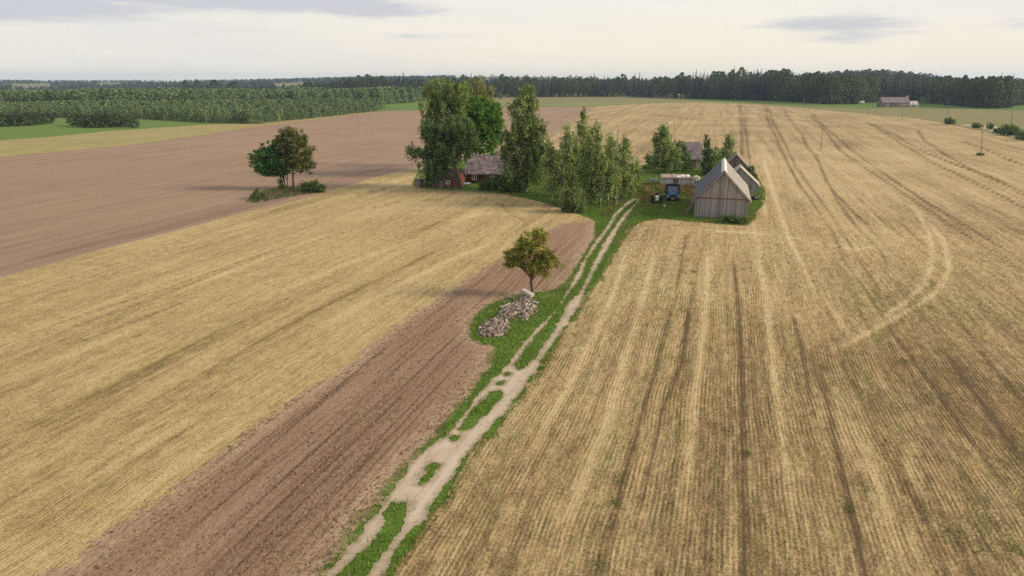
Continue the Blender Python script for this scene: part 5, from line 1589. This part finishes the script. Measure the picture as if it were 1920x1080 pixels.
# shrub clumps in the left meadow
for ci, (pts, lab) in enumerate([([(-12, 236), (8, 237), (26, 237), (44, 236), (60, 235), (76, 233), (90, 231)], 'shrub in the clump at the left frame edge of the meadow'),
                                 ([(140, 236), (154, 238), (170, 239), (186, 239.5), (202, 239), (216, 238), (228, 237)], 'shrub in the middle clump of the green meadow'), ([(240, 238), (250, 240)], 'small shrub at the end of the middle meadow clump')]):
    for j, (px, py) in enumerate(pts):
        x, y = at(px, py)
        single('shrub', j, x, y, 5.6 * (1.0 if ci < 2 else 0.7) * (0.85 + 0.3 * ((j * 37) % 10) / 10), 1.25, 'shrub', lab, lab.replace('shrub in', 'shrubs of').replace('small shrub', 'small shrubs'), cat='shrub')
x, y = at(-14, 236)
single('spruce', 1, x, y, height_to((x, y), 160), 1.3, 'spruce_tree', 'tall dark conifer cut by the left frame edge', None)
# shrubs round the farmhouse
for px, py, h, kd, lab in [(1650, 198, 9, 'leafy', 'tree at the left gable of the far farmhouse'), (1636, 197, 11, 'leafy', 'tree between the white van and the far farmhouse'), (1726, 200, 8, 'leafy', 'shrubby tree at the end of the pale annex'), (1735, 199.5, 10, 'leafy', 'taller tree right of the pale annex'), (938, 187, 9, 'pine_young', 'lone young conifer in the pale meadow behind the maple')]:
    x, y = at(px, py)
    single(kd, int(px) % 5, x, y, h, 1.3, 'broadleaf_tree' if kd == 'leafy' else 'young_pine', lab, None)

# ------------------------------------------------------------------ stubble, clods, grass
def blades(P, h, wdt, lean, rng, cols, tri=True):
    n = len(P)
    a = rng.uniform(0, 2 * PI, n)
    u = np.stack([np.cos(a), np.sin(a), np.zeros(n)], 1) * (np.asarray(wdt) * np.ones(n) / 2)[:, None]
    l = rng.normal(size=(n, 3)) * lean * np.asarray(h)[:, None]
    l[:, 2] = np.asarray(h)
    V = np.stack([P - u, P + u, P + l], 1).reshape(-1, 3)
    return V, np.arange(3 * n).reshape(-1, 3), np.repeat(cols, 3, axis=0)


def in_zone(x, y, P):
    return inside(x, y, P)


def rows_points(P, d0, d1, rowgap, step, rng, dens_fall):
    """points in rows along the field direction inside polygon P"""
    R_ = d1 * 1.1
    us = np.arange(-R_, R_, rowgap)
    vs = np.arange(0, R_, step)
    U, Vv = np.meshgrid(us, vs)
    U = U.ravel(); Vv = Vv.ravel()
    # thin out early with distance
    x = U * RC + Vv * RS; y = -U * RS + Vv * RC
    D = np.hypot(x, y)
    k = (D > d0) & (D < d1) & (np.abs(np.arctan2(x, y)) < math.radians(46))
    U, Vv, D = U[k], Vv[k], D[k]
    k = rng.random(len(D)) < np.clip((d1 - D) / (d1 * dens_fall), 0, 1)
    U, Vv, D = U[k], Vv[k], D[k]
    # rows waver together, as drilled
    U = U + (fnoise(U * 0 + 3.3, Vv, 30, 4, 2) - 0.5) * 0.5 + rng.normal(size=len(U)) * rowgap * 0.17
    Vv = Vv + rng.uniform(-0.5, 0.5, len(U)) * step
    x = U * RC + Vv * RS; y = -U * RS + Vv * RC
    k = inside(x, y, P)
    return x[k], y[k], U[k], Vv[k], D[k]


rb = np.random.default_rng(21)
PRS, PLS, PST, PGR = W(RIGHT_STUBBLE), W(LEFT_STUBBLE), W(STRIP), W(GREEN)
# right field: standing stubble in rows
x, y, U, Vv, D = rows_points(PRS, 20, 125, 0.25, 0.10, rb, 0.75)
tr = tracks_at(x, y, [q for q in TR_R if q[1] < 2])
stand = fnoise(U * 3.0, Vv * 0.22, 1.6, 71, 3)
patch = fnoise(x, y, 17, 72, 3)
k = rb.random(len(x)) < np.clip(1.25 * sstep(0.36, 0.58, stand * 0.7 + patch * 0.3) + 0.25, 0, 1) * np.clip(1 - np.abs(tr) * 0.85, 0.08, 1)
x, y, U, Vv, D, patch = x[k], y[k], U[k], Vv[k], D[k], patch[k]
n = len(x)
straw = np.array([[0.40, 0.29, 0.135], [0.47, 0.36, 0.18], [0.33, 0.225, 0.10], [0.26, 0.165, 0.075]])
c = straw[rb.choice(4, n, p=[0.35, 0.27, 0.22, 0.16])] * rb.uniform(0.7, 1.35, (n, 1)) * (0.72 + 0.5 * np.clip(patch, 0.2, 0.9))[:, None]
weed = (fnoise(U * 2.2, Vv * 0.3, 1.5, 81, 2) * 0.55 + fnoise(x, y, 9, 82, 3) * 0.45)
nearroad = seg_dist(x, y, W(VERGE_R), False)
wk = rb.random(n) < np.maximum(0.95 * sstep(0.44, 0.64, weed), 0.75 * (1 - sstep(0.5, 7.0, nearroad)) * sstep(0.36, 0.6, weed)) * (1 - sstep(70, 110, D))
bk = (rb.random(n) < 0.6 * (1 - sstep(1.0, 9.0, nearroad)))
c[bk] *= np.array([0.66, 0.58, 0.5])
c[wk] = np.array([0.13, 0.175, 0.04]) * rb.uniform(0.7, 1.4, (wk.sum(), 1))
h = rb.uniform(0.09, 0.22, n)
P3 = np.stack([x, y, gz(x, y) + 0.02], 1)
V, Fq, Cc = blades(P3, h, 0.030 + 0.0006 * D, 0.35, rb, c)
st = link('stubble', np_mesh('stubble', V, Fq, Cc), None, M['blade'])
tag(st, 'rows of cut grain stalks standing in the wide right field', 'stubble', kind='stuff')
print('stubble', n)

# left field: shorter, more tangled
x, y, U, Vv, D = rows_points(PLS, 20, 115, 0.22, 0.12, rb, 0.75)
tr = tracks_at(x, y, TR_L)
patch = fnoise(x, y, 13, 91, 3)
k = rb.random(len(x)) < np.clip(1 - np.abs(tr) * 0.8, 0.1, 1) * (0.5 + 0.5 * patch)
x, y, U, Vv, D, patch = x[k], y[k], U[k], Vv[k], D[k], patch[k]
n = len(x)
gold = np.array([[0.42, 0.295, 0.115], [0.49, 0.36, 0.155], [0.34, 0.23, 0.085], [0.26, 0.17, 0.065]])
c = gold[rb.choice(4, n, p=[0.4, 0.25, 0.22, 0.13])] * rb.uniform(0.75, 1.2, (n, 1)) * (0.75 + 0.45 * np.clip(patch, 0.2, 0.9))[:, None]
wk = rb.random(n) < 0.3 * sstep(0.60, 0.75, fnoise(x, y, 6, 92, 3))
c[wk] = np.array([0.13, 0.165, 0.04]) * rb.uniform(0.7, 1.4, (wk.sum(), 1))
V, Fq, Cc = blades(np.stack([x, y, gz(x, y) + 0.01], 1), rb.uniform(0.05, 0.14, n), 0.032 + 0.0006 * D, 0.7, rb, c)
st = link('stubble', np_mesh('stubble', V, Fq, Cc), None, M['blade'])
tag(st, 'short tangled golden stalks covering the left field', 'stubble', kind='stuff')
print('left stubble', n)

# tilled strip: clods and scattered straw
def scatter(P, dens, d1, rng, fall=0.8):
    xs, ys = np.array([p[0] for p in P]), np.array([p[1] for p in P])
    x0, x1, y0, y1 = max(xs.min(), -90), min(xs.max(), 90), max(ys.min(), 12), min(ys.max(), d1)
    n_ = int((x1 - x0) * (y1 - y0) * dens)
    x = rng.uniform(x0, x1, n_); y = rng.uniform(y0, y1, n_)
    D = np.hypot(x, y)
    k = (rng.random(n_) < np.clip((d1 - D) / (d1 * fall), 0, 1)) & (np.abs(np.arctan2(x, y)) < math.radians(46))
    x, y = x[k], y[k]
    k = inside(x, y, P)
    return x[k], y[k]


x, y = scatter(PST, 34, 110, rb)
fn = fnoise((x * RC - y * RS) * 1.6, (x * RS + y * RC) * 0.06, 1.0, 101, 3)
k = rb.random(len(x)) < sstep(0.30, 0.62, fn)
x, y = x[k], y[k]
n = len(x)
s = rb.choice([0.035, 0.055, 0.085], n, p=[0.5, 0.37, 0.13]) * rb.uniform(0.8, 1.25, n)
T4 = np.array([[1, 0, -0.4], [-0.5, 0.9, -0.4], [-0.5, -0.9, -0.4], [0.1, 0.1, 0.9]])
V = T4[None] * s[:, None, None]
V = V + rb.normal(size=V.shape) * s[:, None, None] * 0.35
a = rb.uniform(0, 6.28, n)
R2 = np.stack([np.stack([np.cos(a), -np.sin(a)], 1), np.stack([np.sin(a), np.cos(a)], 1)], 1)
V[:, :, :2] = np.einsum('nij,nkj->nki', R2, V[:, :, :2])
V += np.stack([x, y, gz(x, y) + 0.035], 1)[:, None]
ft = np.array([[0, 1, 3], [1, 2, 3], [2, 0, 3]])
Fq = (np.arange(n)[:, None, None] * 4 + ft[None]).reshape(-1, 3)
c = np.array([0.285, 0.188, 0.135]) * rb.uniform(0.6, 1.35, (n, 1))
cl = link('soil_clods', np_mesh('soil_clods', V.reshape(-1, 3), Fq, np.repeat(c, 4, axis=0)), None, M['stone'])
tag(cl, 'crumbly reddish soil clods over the tilled strip', 'soil', kind='stuff')
x, y = scatter(PST, 60, 105, rb)
fn = fnoise((x * RC - y * RS) * 0.8, (x * RS + y * RC) * 0.10, 1.0, 111, 3)
k = rb.random(len(x)) < 0.25 + 0.75 * sstep(0.45, 0.65, fn)
x, y = x[k], y[k]
n = len(x)
c = gold[rb.choice(4, n)] * rb.uniform(0.8, 1.25, (n, 1))
V, Fq, Cc = blades(np.stack([x, y, gz(x, y) + 0.04], 1), rb.uniform(0.02, 0.05, n), rb.uniform(0.03, 0.11, n), 1.2, rb, c * 0.85)
tag(link('loose_straw', np_mesh('loose_straw', V, Fq, Cc), None, M['blade']), 'loose straw bits scattered on the tilled strip', 'straw', kind='stuff')

# grass of verges, medians and yard
road_P = W(ROAD_L + ROAD_R); med_P = [W(q) for q in MEDIANS]


def grass_pts(P, dens, d1, rng):
    x, y = scatter(P, dens, d1, rng, 0.5)
    din = np.minimum(sdf(x, y, road_P), -np.max([sdf(x, y, q) for q in med_P], axis=0))
    ok = rng.random(len(x)) < np.exp(-np.maximum(din, 0) / 0.16) * (0.4 + 0.6 * (din < 0))
    for q in (PST, PLS):
        ok &= sdf(x, y, q) < 0.25
    ok &= sdf(x, y, PRS) < 0.35
    return x[ok], y[ok]


def grass(name, label, P, dens, d1, hmin, hmax, wd, col, rng, dry=0.22):
    x, y = grass_pts(P, dens, d1, rng)
    n = len(x)
    t = fnoise(x, y, 1.6, 121, 3)
    k = rng.random(n) < 0.25 + 1.1 * t
    x, y, t = x[k], y[k], t[k]; n = len(x)
    D = np.hypot(x, y)
    h = rng.uniform(hmin, hmax, n) * (0.45 + 1.1 * t)
    c = np.array(col) * rng.uniform(0.65, 1.4, (n, 1)) * (0.75 + 0.5 * t)[:, None]
    dk = rng.random(n) < dry * (0.3 + 2.2 * sstep(0.5, 0.75, fnoise(x, y, 4.5, 131, 2)))
    c[dk] = np.array([0.24, 0.20, 0.085]) * rng.uniform(0.7, 1.3, (dk.sum(), 1))
    V, Fq, Cc = blades(np.stack([x, y, gz(x, y)], 1), h, wd + 0.0007 * D, 0.45, rng, c)
    tag(link(name, np_mesh(name, V, Fq, Cc), None, M['blade']), label, 'grass', kind='stuff')
    print(name, n)


grass('grass', 'lush green grass blades on verges, median and yard', PGR, 95, 190, 0.10, 0.30, 0.03, (0.135, 0.225, 0.036), rb)
# ragged weeds spilling from the verge into the right stubble
x, y = scatter(W([(a + 2, b) for a, b in VERGE_R] + [(a + (22 if b > 600 else 10), b) for a, b in VERGE_R[::-1]]), 60, 110, rb, 0.5)
k = rb.random(len(x)) < 0.9 * sstep(0.48, 0.66, fnoise(x, y, 2.2, 141, 3))
x, y = x[k], y[k]; n = len(x)
c = np.array([0.11, 0.18, 0.035]) * rb.uniform(0.6, 1.4, (n, 1))
V, Fq, Cc = blades(np.stack([x, y, gz(x, y)], 1), rb.uniform(0.08, 0.28, n), 0.06, 0.5, rb, c)
tag(link('weeds', np_mesh('weeds', V, Fq, Cc), None, M['blade']), 'ragged weeds along the edge of the right stubble', 'weeds', kind='stuff')
# scattered green tufts in the right stubble
TP = [(1805, 1010, 0.9), (1128, 1062, 0.5), (1620, 915, 0.6), (1163, 900, 0.4), (1155, 945, 0.3), (1297, 533, 0.4), (1300, 510, 0.35), (1276, 480, 0.4), (1700, 678, 0.3), (1400, 850, 0.3), (1590, 955, 0.4), (1905, 1030, 0.4)]
xs, ys = [], []
for px, py, r in TP:
    cx, cy = at(px, py)
    m_n = int(190 * r)
    xs.append(cx + rb.normal(size=m_n) * r * 0.55); ys.append(cy + rb.normal(size=m_n) * r * 0.8)
x, y = np.concatenate(xs), np.concatenate(ys); n = len(x)
V, Fq, Cc = blades(np.stack([x, y, gz(x, y)], 1), rb.uniform(0.08, 0.22, n), 0.06, 0.5, rb, np.array([0.14, 0.20, 0.045]) * rb.uniform(0.6, 1.4, (n, 1)))
tag(link('weeds', np_mesh('weeds', V, Fq, Cc), None, M['blade']), 'green weed tufts scattered through the right stubble', 'weeds', kind='stuff')
# weeds growing between the stones
x, y = scatter(W([(896, 634), (900, 612), (940, 600), (960, 590), (1006, 590), (1012, 560), (960, 560), (930, 585), (960, 606), (940, 634)]), 26, 90, rb, 0.1)
k = rb.random(len(x)) < sstep(0.45, 0.62, fnoise(x, y, 1.3, 171, 2))
x, y = x[k], y[k]; n = len(x)
V, Fq, Cc = blades(np.stack([x, y, gz(x, y)], 1), rb.uniform(0.25, 0.75, n), 0.09, 0.4, rb, np.array([0.13, 0.20, 0.035]) * rb.uniform(0.6, 1.4, (n, 1)))
tag(link('weeds', np_mesh('weeds', V, Fq, Cc), None, M['blade']), 'weeds growing through and between the two rubble heaps', 'weeds', kind='stuff')
# grass patch under the pair of field trees
PP = W([(462, 378), (475, 366), (500, 358), (545, 352), (590, 350), (612, 356), (600, 361), (560, 367), (520, 373), (480, 381)])
x, y = scatter(PP, 14, 160, rb, 0.1)
n = len(x)
V, Fq, Cc = blades(np.stack([x, y, gz(x, y)], 1), rb.uniform(0.25, 0.75, n), 0.14, 0.35, rb, np.where(rb.random((n, 1)) < 0.3, np.array([[0.17, 0.15, 0.07]]), np.array([[0.060, 0.105, 0.024]])) * rb.uniform(0.6, 1.4, (n, 1)))
tag(link('tall_grass', np_mesh('tall_grass', V, Fq, Cc), None, M['blade']), 'tall mixed grass under the pair of field trees', 'grass', kind='stuff')
# garden plants: rust brown and green rows
PG = W([(1194, 356), (1206, 345), (1290, 349), (1306, 356), (1300, 372), (1250, 366), (1200, 368)])
x, y = scatter(PG, 16, 170, rb, 0.1)
n = len(x)
gn = fnoise(x, y, 3.5, 151, 2)
ylow = np.array([proj(a, b, 0)[1] for a, b in zip(x, y)])
c = np.where((gn + 0.010 * (ylow - 358) > 0.56)[:, None], np.array([[0.075, 0.13, 0.022]]), np.where((gn > 0.40)[:, None], np.array([[0.235, 0.175, 0.055]]), np.array([[0.180, 0.112, 0.050]]))) * rb.uniform(0.6, 1.4, (n, 1))
V, Fq, Cc = blades(np.stack([x, y, gz(x, y)], 1), rb.uniform(0.3, 0.95, n), 0.17, 0.35, rb, c)
tag(link('garden_plants', np_mesh('garden_plants', V, Fq, Cc), None, M['blade']), 'rusty and green garden plants before the low grey shed', 'plants', kind='stuff')

# ------------------------------------------------------------------ haze
m, t = mat_new("evening_haze")
pv = t.n('ShaderNodeVolumePrincipled', None, Color=(0.50, 0.70, 1.0), Density=0.00010, Anisotropy=0.25)
t.t.links.new(pv.outputs[0], t.n('ShaderNodeOutputMaterial').inputs['Volume'])
zlo = float(VA[:, 2].min()) - 1.0
zhi = max(float(VA[:, 2].max()) + 24.0, 45.0)
hz = MB().box(-5450, 5450, -5450, 5450, zlo, zhi).build('haze', m)
tag(hz, 'thin bluish evening haze over the distant hills', 'haze', kind='stuff')
